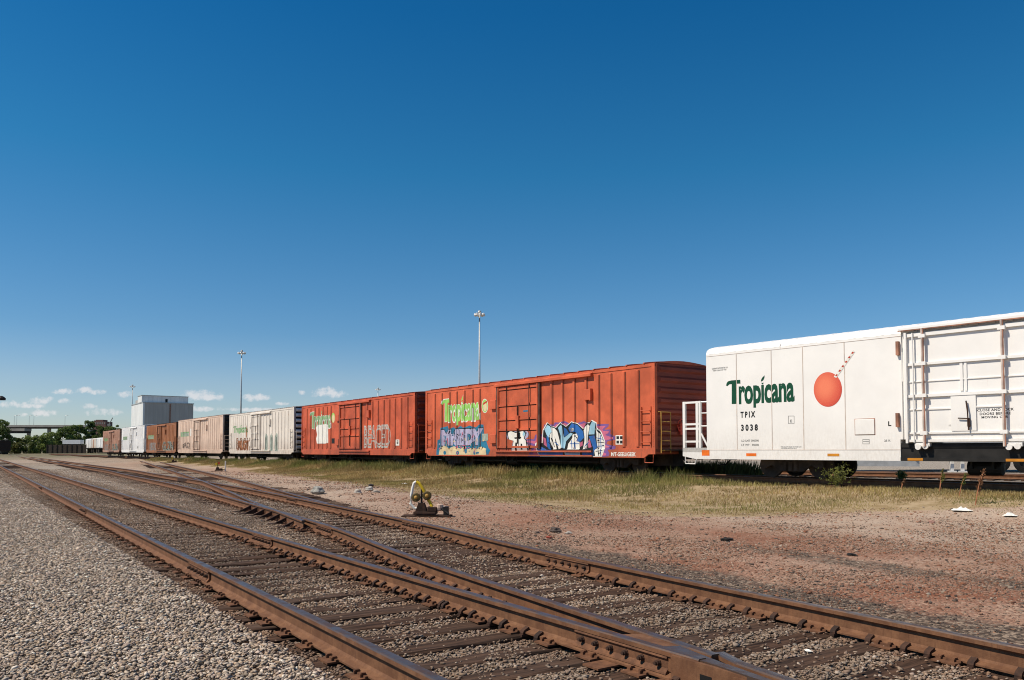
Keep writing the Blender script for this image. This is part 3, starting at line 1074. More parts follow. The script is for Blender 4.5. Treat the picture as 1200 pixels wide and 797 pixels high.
    while s < dist[-1] - 2 and mid[min(np.searchsorted(dist, s), len(mid) - 1), 1] < 130:
        i = int(np.searchsorted(dist, s)); p = mid[i]
        s += random.uniform(0.50, 0.57)
        if p[1] < 3: continue
        t = tangent_at(mid, i); t = t if t @ DV > 0 else -t
        nrm = np.array([t[1], -t[0]])
        if p[1] < 9.6:
            stations.append(p); continue           # the long turnout timbers of track one carry it here
        L = TIE_L
        wide = 14.0 < p[1] < 34
        sh = 0.0
        if wide: L = float(np.interp(p[1], [14, 18, 30, 34], [2.7, 3.0, 4.4, 4.8])); sh = (L - TIE_L) / 2
        if k < 92:
            me = ME_TIES[k % 7] if not wide else tie_mesh(round(L, 1), seed=200 + k)
            TIE_BOXES.append((p[0] + nrm[0] * sh, p[1] + nrm[1] * sh, math.atan2(nrm[1], nrm[0]), L))
            place('tie', me, tr2, p[0] + nrm[0] * sh, p[1] + nrm[1] * sh, -0.187 + random.uniform(-0.012, 0.002), math.atan2(nrm[1], nrm[0]) + random.uniform(-0.03, 0.03))
        else:
            M4 = Matrix.Translation((p[0], p[1], 0)) @ Matrix.Rotation(math.atan2(nrm[1], nrm[0]), 4, 'Z')
            far2.box(-1.3, 1.3, -0.11, 0.11, -0.34, -0.19, 0, M4)
        stations.append(p); k += 1
    o = far2.build('tie_row', M['tie'], tr2); o['kind'] = 'stuff'
    fasten(tr2, [r2, l2], stations, 100, 100, 0)
    joint(tr2, l2, 369, 615, -0.004)
    for px, py in ((643, 652), (345, 582), (478, 611)): joint(tr2, r2, px, py)
    # switch blades and the row of braces against the stock rail
    ebl = offset_curve(resample(T2R, 0.3), lambda y: float(np.interp(y, [15.5, 19, 24], [0.10, 0.06, 0.0])))
    for kx in range(7):
        yb = 15.2 + kx * 0.62
        i = nearest(l2, (np.interp(yb, l2[::-1, 1], l2[::-1, 0]), yb)); t = tangent_at(l2, i); t = t if t @ DV > 0 else -t
        nrm = np.array([-t[1], t[0]])
        mb = MB()
        mb.prism([(0.03, -0.05), (0.045, -0.05), (0.30, -0.168), (0.30, -0.182), (0.03, -0.182)], 'y', -0.025, 0.025)
        mb.box(-0.2, 0.42, -0.075, 0.075, -0.186, -0.174)
        o = mb.build('rail_brace', M['dark_rust'], tr2)
        o.location = (l2[i, 0], l2[i, 1], 0); o.rotation_euler = (0, 0, math.atan2(nrm[1], nrm[0]))

    # --- track three: the diverging road of the second turnout
    tr3 = thing('railway_track', 'third rusty track, branching from the second one towards the parked train', 'railway track', group='rusty yard tracks on the left')
    c3l = resample(T3L, 0.12); c3r = resample(T3R, 0.12)
    link('rail', rail_mesh(resample(T3L, 0.6), -0.003), tr3); link('rail', rail_mesh(resample(T3R, 0.6), -0.005), tr3)
    stations = []
    mid = resample(T3L, 0.05)[::-1]
    dist = np.r_[0, np.cumsum(np.hypot(*np.diff(mid, axis=0).T))]
    s, k = 0.0, 0
    far3 = MB()
    while mid[min(np.searchsorted(dist, s), len(mid) - 1), 1] < 130 and s < dist[-1] - 2:
        i = int(np.searchsorted(dist, s)); p = mid[i]; s += random.uniform(0.5, 0.57)
        t = tangent_at(mid, i); t = t if t @ DV > 0 else -t
        nrm = np.array([t[1], -t[0]])
        stations.append(p)
        if p[1] < 33: continue
        c = p + nrm * 0.755
        if k < 60:
            place('tie', ME_TIES[k % 7], tr3, c[0], c[1], -0.187 + random.uniform(-0.012, 0.002), math.atan2(nrm[1], nrm[0]) + random.uniform(-0.03, 0.03))
        else:
            M4 = Matrix.Translation((c[0], c[1], 0)) @ Matrix.Rotation(math.atan2(nrm[1], nrm[0]), 4, 'Z')
            far3.box(-1.3, 1.3, -0.11, 0.11, -0.34, -0.19, 0, M4)
        k += 1
    o = far3.build('tie_row', M['tie'], tr3); o['kind'] = 'stuff'
    fasten(tr3, [c3l, c3r], stations, 60, 60, 0)
    mb = MB()
    i = nearest(T2R, (-15.0, 36.6)); c = T2R[i]; t = tangent_at(T2R, i); t = t if t @ DV > 0 else -t
    M4 = Matrix.Translation((c[0], c[1], 0)) @ Matrix.Rotation(math.atan2(t[1], t[0]), 4, 'Z')
    mb.prism([(-1.0, 0.0), (-0.6, 0.10), (0.6, 0.13), (1.0, 0.03), (1.0, -0.03), (0.6, -0.13), (-0.6, -0.10)], 'z', -0.165, -0.012)
    mb.v = [tuple(M4 @ Vector(q)) for q in mb.v]
    mb.build('frog_casting', M['dark_rust'], tr3)


build_tracks()
build_stones()

RAILZ = 0.35
TRAIN_P = np.array([5.374, 29.753]); TRAIN_D = np.array([-0.5754, 0.8179])


def train_at(px, py=505):
    d = pray(px, py); m = d[0] / d[1]
    t = (m * TRAIN_P[1] - TRAIN_P[0]) / (TRAIN_D[0] - m * TRAIN_D[1])
    return TRAIN_P + TRAIN_D * t


CAR_W = 3.05


def track_under(name_label, pts, z, ties=True):
    tr = thing('railway_track', name_label, 'railway track')
    c = spline(pts, 10)
    for off in (0.755, -0.755):
        link('rail', rail_mesh(resample(offset_curve(c, off), 1.5), z), tr)
    mb = MB()
    s = resample(c, 0.55)
    for i in range(1, len(s) - 1):
        t = tangent_at(s, i)
        M4 = Matrix.Translation((s[i, 0], s[i, 1], z)) @ Matrix.Rotation(math.atan2(t[0], -t[1]), 4, 'Z')
        mb.box(-1.3, 1.3, -0.11, 0.11, -0.34, -0.187, 0, M4)
    o = mb.build('tie_row', M['tie'], tr); o['kind'] = 'stuff'
    return tr


n_t = np.array([0.8179, 0.5754])
C1A = np.array([6.855, 28.006]); C1B = np.array([11.068, 23.103])
C1D = (C1B - C1A) / np.linalg.norm(C1B - C1A)
C1N = np.array([-C1D[1], C1D[0]])
mid_off = CAR_W / 2
t_pts = [TRAIN_P + TRAIN_D * k + n_t * mid_off for k in (230, 120, 60, 20, 2)]
t_pts += [C1A + C1N * mid_off + C1D * 1.0, C1A + C1N * mid_off + C1D * 10, C1A + C1N * mid_off + C1D * 22]
track_under('track under the parked white and orange refrigerator cars', t_pts, RAILZ)
f_pts = [np.array([-12.0, 72.5]), np.array([2.5, 48.5]), np.array([14.0, 35.5]), np.array([30.0, 21.0])]
track_under('empty track seen beneath the white car, behind its wheels', f_pts, RAILZ)

# ------------------------------------------------------------------ flat lettering and painted shapes on car sides
def text_tris(s, bold=0.0, shear=0.0, spacing=1.0, outline=0.0):
    cu = bpy.data.curves.new('txt', 'FONT')
    cu.body = s; cu.size = 1; cu.offset = bold; cu.space_character = spacing; cu.shear = shear
    if outline:
        cu.fill_mode = 'NONE'; cu.bevel_depth = outline; cu.bevel_resolution = 0
    cu.resolution_u = 3
    ob = bpy.data.objects.new('txt', cu); COL.objects.link(ob)
    dg = bpy.context.evaluated_depsgraph_get()
    me = bpy.data.meshes.new_from_object(ob.evaluated_get(dg))
    vs = np.array([v.co[:] for v in me.vertices]); fs = [tuple(p.vertices) for p in me.polygons]
    bpy.data.objects.remove(ob); bpy.data.curves.remove(cu); bpy.data.meshes.remove(me)
    return vs, fs


def fit(vs, box, by=None):
    """scale text vertices so their bounds fill box = (x0, x1, y0, y1)"""
    lo, hi = (vs.min(0), vs.max(0)) if by is None else by
    o = vs.copy()
    o[:, 0] = box[0] + (vs[:, 0] - lo[0]) / (hi[0] - lo[0]) * (box[1] - box[0])
    o[:, 1] = box[2] + (vs[:, 1] - lo[1]) / (hi[1] - lo[1]) * (box[3] - box[2])
    return o


class Car:
    """local frame: x along the car (left end at 0), y = 0 the near side plane and negative towards the viewer, z above the rail top"""

    def __init__(self, A, B, H, label, group, W=CAR_W, z0=0.6):
        self.A, self.B = np.array(A, float), np.array(B, float)
        self.e = (self.B - self.A) / np.linalg.norm(self.B - self.A)
        self.L = float(np.linalg.norm(self.B - self.A)); self.H = H; self.W = W; self.z0 = z0
        self.root = thing('refrigerator_car', label, 'rail car', (self.A[0], self.A[1], RAILZ), math.atan2(self.e[1], self.e[0]), group)
        self.scuts, self.zcuts = [], []
        self.prof = lambda s, z: 0.0

    def sz(self, px, py):
        """picture point on the near side -> (s, z)"""
        d = pray(px, py)
        n = np.array([-self.e[1], self.e[0]])
        t = (self.A @ n) / (d[0] * n[0] + d[1] * n[1])
        p = d * t
        return float((p[:2] - self.A) @ self.e), float(CAMH + p[2] - RAILZ)

    def decal(self, name, mats, shapes, parent=None, layer=1):
        """shapes: list of (verts2d [(s,z)...], faces, material index, layer)"""
        mb = MB()
        for vs, fs, mi, ly in shapes:
            bm = bmesh.new()
            bv = [bm.verts.new((v[0], 0, v[1])) for v in vs]
            for f in fs:
                try: bm.faces.new([bv[i] for i in f])
                except ValueError: pass
            lo = min(v[0] for v in vs); hi = max(v[0] for v in vs); zl = min(v[1] for v in vs); zh = max(v[1] for v in vs)
            for s in self.scuts:
                if lo < s < hi:
                    bmesh.ops.bisect_plane(bm, geom=list(bm.verts) + list(bm.edges) + list(bm.faces), plane_co=(s, 0, 0), plane_no=(1, 0, 0))
            for z in self.zcuts:
                if zl < z < zh:
                    bmesh.ops.bisect_plane(bm, geom=list(bm.verts) + list(bm.edges) + list(bm.faces), plane_co=(0, 0, z), plane_no=(0, 0, 1))
            bm.verts.index_update()
            mb.add([(v.co.x, -self.prof(v.co.x, v.co.z) - 0.002 - 0.0022 * ly, v.co.z) for v in bm.verts], [[v.index for v in f.verts] for f in bm.faces], mi)
            bm.free()
        me = mb.mesh(name, mats, fix=False)
        return link(name, me, parent or self.root)

    def poly(self, pts, mi, ly, conv=None):
        """pts in picture px (via conv) -> shape"""
        w = [self.sz(*(conv(*p) if conv else p)) for p in pts]
        return (w, [tuple(range(len(w)))], mi, ly)

    def rect(self, x0, x1, y0, y1, mi, ly):
        a = self.sz(x0, (y0 + y1) / 2)[0]; b = self.sz(x1, (y0 + y1) / 2)[0]
        z1 = self.sz((x0 + x1) / 2, y0)[1]; z0 = self.sz((x0 + x1) / 2, y1)[1]
        return ([(a, z0), (b, z0), (b, z1), (a, z1)], [(0, 1, 2, 3)], mi, ly)

    def text(self, s, box, mi, ly, **k):
        vs, fs = text_tris(s, **k)
        w = fit(vs, box)
        return ([(p[0], p[1]) for p in w], fs, mi, ly)


def ell(cx, cy, rx, ry, n=22):
    return [(cx + rx * math.cos(2 * math.pi * k / n), cy + ry * math.sin(2 * math.pi * k / n)) for k in range(n)]


def logo_shapes(box, mi, ly, bold=0.045):
    """fruit-juice word mark: tall T with a swept bar, condensed lower case, leaf over the i; box = s0, s1, baseline z, top z of T"""
    s0, s1, zb, zt = box
    W, H = s1 - s0, zt - zb
    sh = []
    T = [(0.0, 0.80), (0.01, 0.90), (0.03, 0.97), (0.08, 1.0), (0.22, 1.0), (0.222, 0.84), (0.155, 0.845), (0.158, 0.0), (0.085, 0.0), (0.088, 0.845), (0.05, 0.84), (0.02, 0.77)]
    sh.append(([(s0 + x * W, zb + y * H) for x, y in T], [tuple(range(len(T)))], mi, ly))
    vs, fs = text_tris('ropicana', bold=bold, spacing=0.98)
    # drop the dot of the i: everything above the x-height
    lo, hi = vs.min(0), vs.max(0)
    xh = 0.0
    vr, fr_ = text_tris('ocana', bold=bold)
    xh = vr[:, 1].max()
    fs = [f for f in fs if max(vs[i, 1] for i in f) < xh + 0.06]
    sc = 0.735 * H / (xh + 0.0)
    xs = (W * 0.80) / (hi[0] - lo[0])
    off = s0 + W * 0.195
    w = [(off + (v[0] - lo[0]) * xs, zb + (v[1] if v[1] > 0 else v[1] * 0.5) * sc) for v in vs]
    sh.append((w, fs, mi, ly))
    # leaf above the i
    vi, _ = text_tris('rop', bold=bold)
    vk, _ = text_tris('ropi', bold=bold)
    xi = off + ((vi[:, 0].max() + vk[:, 0].max()) / 2 - lo[0]) * xs
    lf = [(-0.028, 0.86), (-0.02, 0.96), (0.0, 1.04), (0.028, 1.10), (0.024, 1.0), (0.008, 0.91), (-0.01, 0.87)]
    sh.append(([(xi + x * W, zb + y * H) for x, y in lf], [tuple(range(len(lf)))], mi, ly))
    return sh


# ------------------------------------------------------------------ running gear shared by all cars
def truck_meshes():
    a = MB()
    wheel = MB()
    for y in (-0.755, 0.755):
        sg = 1 if y > 0 else -1
        Mx = Matrix.Translation((0, y, 0)) @ Matrix.Rotation(math.radians(90), 4, 'X')
        # thin flanged wheel
        prof = [(0.10, -0.07), (0.40, -0.065), (0.42, -0.06), (0.42, 0.05), (0.36, 0.06), (0.33, 0.02), (0.14, 0.0), (0.10, 0.08)]
        wheel.lathe([(r, h * sg) for r, h in prof], 24, 0, Mx)
    wheel.lathe([(0.075, -1.0), (0.075, 1.0)], 10, 0, Matrix.Rotation(math.radians(90), 4, 'X'))
    w = wheel.mesh('wheelset', M['understeel'])
    f = MB()
    for y in (-1.02, 1.02):
        poly = [(-1.12, 0.56), (-1.12, 0.36), (-0.92, 0.32), (-0.70, 0.42), (-0.42, 0.22), (0.42, 0.22), (0.70, 0.42), (0.92, 0.32), (1.12, 0.36), (1.12, 0.56), (0.7, 0.70), (-0.7, 0.70)]
        f.prism(poly, 'y', y - 0.06, y + 0.06)
        for k in (-0.2, 0.0, 0.2):
            f.lathe([(0.075, 0.24), (0.075, 0.52)], 10, 0, Matrix.Translation((k, y * 1.07, 0)))
    f.box(-0.22, 0.22, -1.0, 1.0, 0.42, 0.66)
    return w, f.mesh('side_frame', M['understeel'])


ME_WHEEL, ME_TFRAME = truck_meshes()


def coupler_mesh():
    mb = MB()
    mb.box(0, 0.62, -0.09, 0.09, 0.62, 0.80)
    mb.bbox(0.55, 0.86, -0.16, 0.14, 0.56, 0.86, 0.04)
    mb.box(-0.02, 0.14, -0.28, 0.28, 0.56, 0.90)
    return mb.mesh('coupler', M['black'])


ME_COUP = coupler_mesh()


def hose_mesh():
    mb = MB()
    mb.tube([(0.1, -0.3, 0.7), (0.3, -0.32, 0.55), (0.5, -0.3, 0.38), (0.72, -0.2, 0.36)], 0.025, 6)
    return mb.mesh('air_hose', M['black'])


ME_HOSE = hose_mesh()


def running_gear(car, inset=2.5, deep=0.62):
    yc = car.W / 2
    for s in (inset, car.L - inset):
        t = link('truck', ME_TFRAME, car.root)
        t.location = (s, yc, 0)
        for k in (-0.88, 0.88):
            w = link('wheelset', ME_WHEEL, t); w.location = (k, 0, 0.42)
    for s, r in ((0, math.pi), (car.L, 0)):
        c = link('coupler', ME_COUP, car.root); c.location = (s, yc, 0.0); c.rotation_euler = (0, 0, r)
        h = link('air_hose', ME_HOSE, car.root); h.location = (s, yc, 0.0); h.rotation_euler = (0, 0, r)
    mb = MB()
    L = car.L
    mb.box(0.3, L - 0.3, yc - 0.3, yc + 0.3, deep, 0.92)
    mb.box(3.9, L - 3.9, yc - 0.9, yc + 0.9, deep + 0.08, deep + 0.14)
    for k in range(8):
        s = 1.0 + (L - 2) * k / 7
        mb.box(s - 0.06, s + 0.06, 0.2, car.W - 0.2, 0.66, 0.9)
    mb.build('underframe', M['understeel'], car.root)
    mb = MB()
    mb.lathe([(0.0, -0.45), (0.2, -0.42), (0.2, 0.42), (0.0, 0.45)], 14, 0, Matrix.Translation((L * 0.42, 0.8, 0.42)) @ Matrix.Rotation(math.radians(90), 4, 'Y'))
    mb.box(L * 0.42 - 0.3, L * 0.42 - 0.24, 0.5, 1.1, 0.4, 0.66)
    mb.box(L * 0.42 + 0.24, L * 0.42 + 0.3, 0.5, 1.1, 0.4, 0.66)
    mb.build('air_tank', M['black'], car.root)


def rounded_body_poly(W, zb, ze, crown, r=0.0):
    """cross-section (y, z) of a car body with a low arched roof"""
    n = 8
    top = [(W * k / n, ze + crown * (1 - (2 * k / n - 1) ** 2)) for k in range(n + 1)]
    return [(0, zb), (W, zb)] + top[::-1]


RIB_F = None


def ribbed_car(A, B, H, label, mat, group, roofmat=None, ribs=None, detail=True, door=(0.3205, 0.478), hdr=None, endmat=None, n_l=8, n_r=8, ladder_mat=None,
               stripe_end=False):
    car = Car(A, B, H, label, group)
    L, W, z0 = car.L, car.W, car.z0
    ze = z0 + H
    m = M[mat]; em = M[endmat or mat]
    d0, d1 = door[0] * L, door[1] * L
    RH, RB, RT = 0.045, 0.085, 0.05
    if ribs is None:
        ribs = [L * 0.03 + (d0 - 0.75 - L * 0.03) * k / n_l for k in range(1, n_l + 1)][:-1] + [d1 + (L * 0.965 - d1) * k / (n_r + 1) for k in range(1, n_r + 1)]
    sill_t = z0 + 0.36
    rib_b, rib_t = sill_t + 0.06, ze - 0.2

    def prof(s, z):
        if z < sill_t: return 0.035
        if d0 <= s <= d1 and z < ze - 0.3: return 0.06
        for r in ribs:
            d = abs(s - r)
            if d < RB and rib_b < z < rib_t: return RH * min(1.0, (RB - d) / (RB - RT))
        return 0.0
    car.prof = prof
    car.scuts = sorted([r + k for r in ribs for k in (-RB, -RT, RT, RB)] + [d0 - 0.001, d0 + 0.001, d1 - 0.001, d1 + 0.001])
    car.zcuts = [sill_t - 0.001, sill_t + 0.001, rib_b - 0.001, rib_b + 0.001]
    mb = MB()
    mb.prism([(0, sill_t - 0.2), (W, sill_t - 0.2), (W, ze), (0, ze)], 'x', 0.04, L - 0.04)
    for r in ribs:
        mb.add([(r - RB, 0, rib_b), (r - RT, -RH, rib_b + 0.03), (r + RT, -RH, rib_b + 0.03), (r + RB, 0, rib_b),
                (r - RB, 0, rib_t), (r - RT, -RH, rib_t - 0.03), (r + RT, -RH, rib_t - 0.03), (r + RB, 0, rib_t)],
               [(0, 1, 5, 4), (1, 2, 6, 5), (2, 3, 7, 6), (0, 3, 2, 1), (4, 5, 6, 7)], 0)
        mb.box(r + RB + 0.003, r + RB + 0.045, -0.004, 0.0, rib_b + 0.05, rib_t - 0.03, 1)  # dark strip paints the rib's shadow on its right
    # corner posts and eave band
    for s in (0.0, L - 0.17): mb.box(s, s + 0.17, -0.03, 0.1, sill_t, ze - 0.02)
    mb.box(0.0, L, -0.022, 0.05, ze - 0.13, ze + 0.01)
    if detail:
        for s in (0.085, L - 0.085):
            for k in range(34):
                z = sill_t + 0.1 + k * (ze - 0.25 - sill_t) / 34
                mb.box(s - 0.012, s + 0.012, -0.038, -0.028, z - 0.012, z + 0.012)
    mb.build('body', [m, M['rib_shade'] if detail else m], car.root)
    # ends: steel sheet with horizontal corrugations
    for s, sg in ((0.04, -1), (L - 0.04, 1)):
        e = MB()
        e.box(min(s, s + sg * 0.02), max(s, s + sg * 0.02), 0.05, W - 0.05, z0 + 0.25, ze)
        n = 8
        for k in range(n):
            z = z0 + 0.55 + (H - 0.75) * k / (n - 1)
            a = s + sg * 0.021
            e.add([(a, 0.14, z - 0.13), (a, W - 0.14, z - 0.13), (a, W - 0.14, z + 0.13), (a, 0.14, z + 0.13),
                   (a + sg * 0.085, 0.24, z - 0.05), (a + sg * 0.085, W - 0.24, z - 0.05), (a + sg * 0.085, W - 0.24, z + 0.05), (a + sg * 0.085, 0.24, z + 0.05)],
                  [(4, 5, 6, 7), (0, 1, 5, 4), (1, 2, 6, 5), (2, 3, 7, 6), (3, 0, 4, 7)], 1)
        e.build('end_wall', [M['black'] if stripe_end else em, em], car.root)  # striped end: black sheet and white ridges paint shade and sun on the corrugations
    r = MB()
    n = 10
    sec = [(-0.04 + (W + 0.08) * k / n, ze + 0.012 + 0.13 * (1 - abs(2 * k / n - 1) ** 1.7)) for k in range(n + 1)]
    r.prism(sec + [(W + 0.04, ze + 0.011), (-0.04, ze + 0.011)][::1], 'x', -0.02, L + 0.02)
    k = 0.6
    while k < L - 0.3:
        secr = [(y, z + 0.012) for y, z in sec] + [(y, z + 0.001) for y, z in sec[::-1]]
        r.prism([(y, z + 0.035) for y, z in sec] + [(W + 0.05, ze + 0.0), (-0.05, ze + 0.0)], 'x', k - 0.035, k + 0.035)
        k += 0.97
    r.build('roof', M[roofmat or mat], car.root)
    sl = MB()
    sl.prism([(0.35, z0 + 0.02), (L - 0.6, z0 + 0.02), (L - 0.35, z0 + 0.16), (L, z0 + 0.16), (L, sill_t), (0, sill_t), (0, z0 + 0.16), (0.2, z0 + 0.16)], 'y', -0.033, 0.02)
    sl.build('side_sill', m, car.root)
    # plug door
    door_o = MB()
    zt, zb = ze - 0.3, sill_t + 0.05
    door_o.box(d0, d1, -0.058, -0.001, zb, zt)
    dr = door_o.build('door', m, car.root)
    fm = MB()
    ww = d1 - d0
    for s in (d0 + 0.04, d1 - 0.10): fm.box(s, s + 0.07, -0.115, -0.056, zb, zt + 0.02)
    for fz in (0.02, 0.30, 0.47, 0.70, 0.97):
        z = zb + (zt - zb) * fz
        fm.box(d0 + 0.02, d1 - 0.02, -0.095, -0.055, z - 0.045, z + 0.045)
    fm.build('door_frame', m, dr)
    gp = MB()
    for z in (0.30, 0.47, 0.70, 0.97): gp.box(d0 + 0.12, d1 - 0.11, -0.064, -0.0585, zb + (zt - zb) * z - 0.085, zb + (zt - zb) * z - 0.047)  # dark strips paint the shade under the cross bars
    if detail: gp.build('door_shade_strip', M['rib_shade'], dr)
    rods = MB()
    for s in (d0 + 0.25 * ww, d1 - 0.2 * ww):
        if rods.v: rods.build('lock_rod', M['dark_rust'], dr); rods = MB()
        rods.tube([(s, -0.13, zb - 0.1), (s, -0.13, zt + 0.08)], 0.022, 6)
    lk = d0 + 0.52 * ww
    rods.build('lock_rod', M['dark_rust'], dr); rods = MB()
    rods.tube([(lk, -0.12, zb + 0.2), (lk, -0.12, zb + (zt - zb) * 0.68)], 0.03, 6)
    rods.build('lock_rod', M['dark_rust'], dr)
    lb = MB()
    lb.bbox(lk - 0.12, lk + 0.12, -0.16, -0.06, zb + 0.9, zb + 1.5, 0.02)
    lb.build('lock_box', m, dr)
    # track rails above and below the door, running right past it
    h1 = (hdr or 0.672) * L
    h = MB()
    h.prism([(-0.15, ze - 0.14), (-0.15, ze - 0.24), (0.0, ze - 0.26), (0.0, ze - 0.08)], 'x', d0 - 0.25, h1)
    h.build('door_track', m, car.root)
    h = MB(); h.box(d0 - 0.2, h1, -0.14, -0.034, sill_t - 0.13, sill_t - 0.06); h.build('door_track', m, car.root)
    h = MB(); h.box(d0 - 0.2, h1, -0.10, -0.036, sill_t - 0.30, sill_t - 0.25); h.build('door_guard', m, car.root)
    for zf in (0.70, 0.24):
        st = MB()
        z = z0 + H * zf
        st.bbox(d0 - 0.62, d0 - 0.12, -0.12, 0.0, z - 0.22, z + 0.22, 0.02)
        st.build('door_stop', m, car.root)
    st = MB()
    st.bbox(h1 - 0.45, h1 - 0.1, -0.12, 0.0, z0 + H * 0.66, z0 + H * 0.66 + 0.45, 0.02)
    st.box(h1 - 0.1, h1 - 0.03, -0.14, 0.0, z0 + H * 0.66 - 0.02, z0 + H * 0.66 + 0.47)
    st.build('door_stop', m, car.root)
    for a_, b_ in ((d0 - 0.10, d0 - 0.01), (d1 + 0.01, d1 + 0.10)):
        po = MB(); po.box(a_, b_, -0.10, 0.0, sill_t, ze - 0.2)
        po.build('door_post', M['dark_roof'] if mat.startswith('orange') else m, car.root)
    lm = m if ladder_mat is None else M[ladder_mat]
    for s in (0.22, L - 0.72):
        la = MB()
        for k in range(4):
            z = sill_t + 0.25 + 0.40 * k
            la.tube([(s, -0.0, z), (s, -0.09, z), (s + 0.5, -0.09, z), (s + 0.5, 0.0, z)], 0.016, 6)
        la.box(s - 0.02, s + 0.02, -0.05, 0, sill_t + 0.1, sill_t + 1.6); la.box(s + 0.48, s + 0.52, -0.05, 0, sill_t + 0.1, sill_t + 1.6)
        la.build('side_ladder', m, car.root)
    for sg, s in ((1, L), (-1, 0)):
        el = MB()
        y0, y1 = 0.12, 0.62
        for y in (y0, y1): el.tube([(s + sg * 0.17, y, z0 + 0.2), (s + sg * 0.17, y, z0 + 1.75), (s + sg * 0.02, y, z0 + 1.75)], 0.022, 6)
        for k in range(5): el.tube([(s + sg * 0.17, y0, z0 + 0.3 + 0.36 * k), (s + sg * 0.17, y1, z0 + 0.3 + 0.36 * k)], 0.018, 6)
        el.build('end_ladder', lm, car.root)
        fp = MB()
        fp.tube([(s - sg * 0.12, 0.0, z0 + 0.16), (s - sg * 0.12, -0.02, z0 - 0.16), (s - sg * 0.55, -0.02, z0 - 0.16), (s - sg * 0.55, 0, z0 + 0.16)], 0.02, 6)
        fp.build('stirrup_step', M['black'] if not mat.startswith('orange') else m, car.root)
        pl = MB()
        pl.box(min(s, s + sg * 0.36), max(s, s + sg * 0.36), 0.3, W - 0.3, z0 + 0.30, z0 + 0.34)
        pl.build('end_platform', M['black'], car.root)
    bw = MB()
    xw = L + 0.16; yw, zw = 1.25, z0 + 1.25
    ring = [(xw, yw + 0.24 * math.cos(k * math.pi / 10), zw + 0.24 * math.sin(k * math.pi / 10)) for k in range(21)]
    bw.tube(ring, 0.02, 6)
    for k in range(4):
        a = k * math.pi / 2 + 0.4
        bw.tube([(xw, yw, zw), (xw, yw + 0.23 * math.cos(a), zw + 0.23 * math.sin(a))], 0.014, 5)
    bw.box(L + 0.02, xw, yw - 0.08, yw + 0.08, zw - 0.35, zw + 0.08)
    bw.build('brake_wheel', M['red'] if mat.startswith('orange') else M['understeel'], car.root)
    running_gear(car, deep=0.30)
    car.door = (d0, d1, zb, zt)
    car.ribs = ribs
    return car


ORANGE = 'orange ribbed refrigerator cars in the train'
WHITES = 'weathered refrigerator cars further down the train'


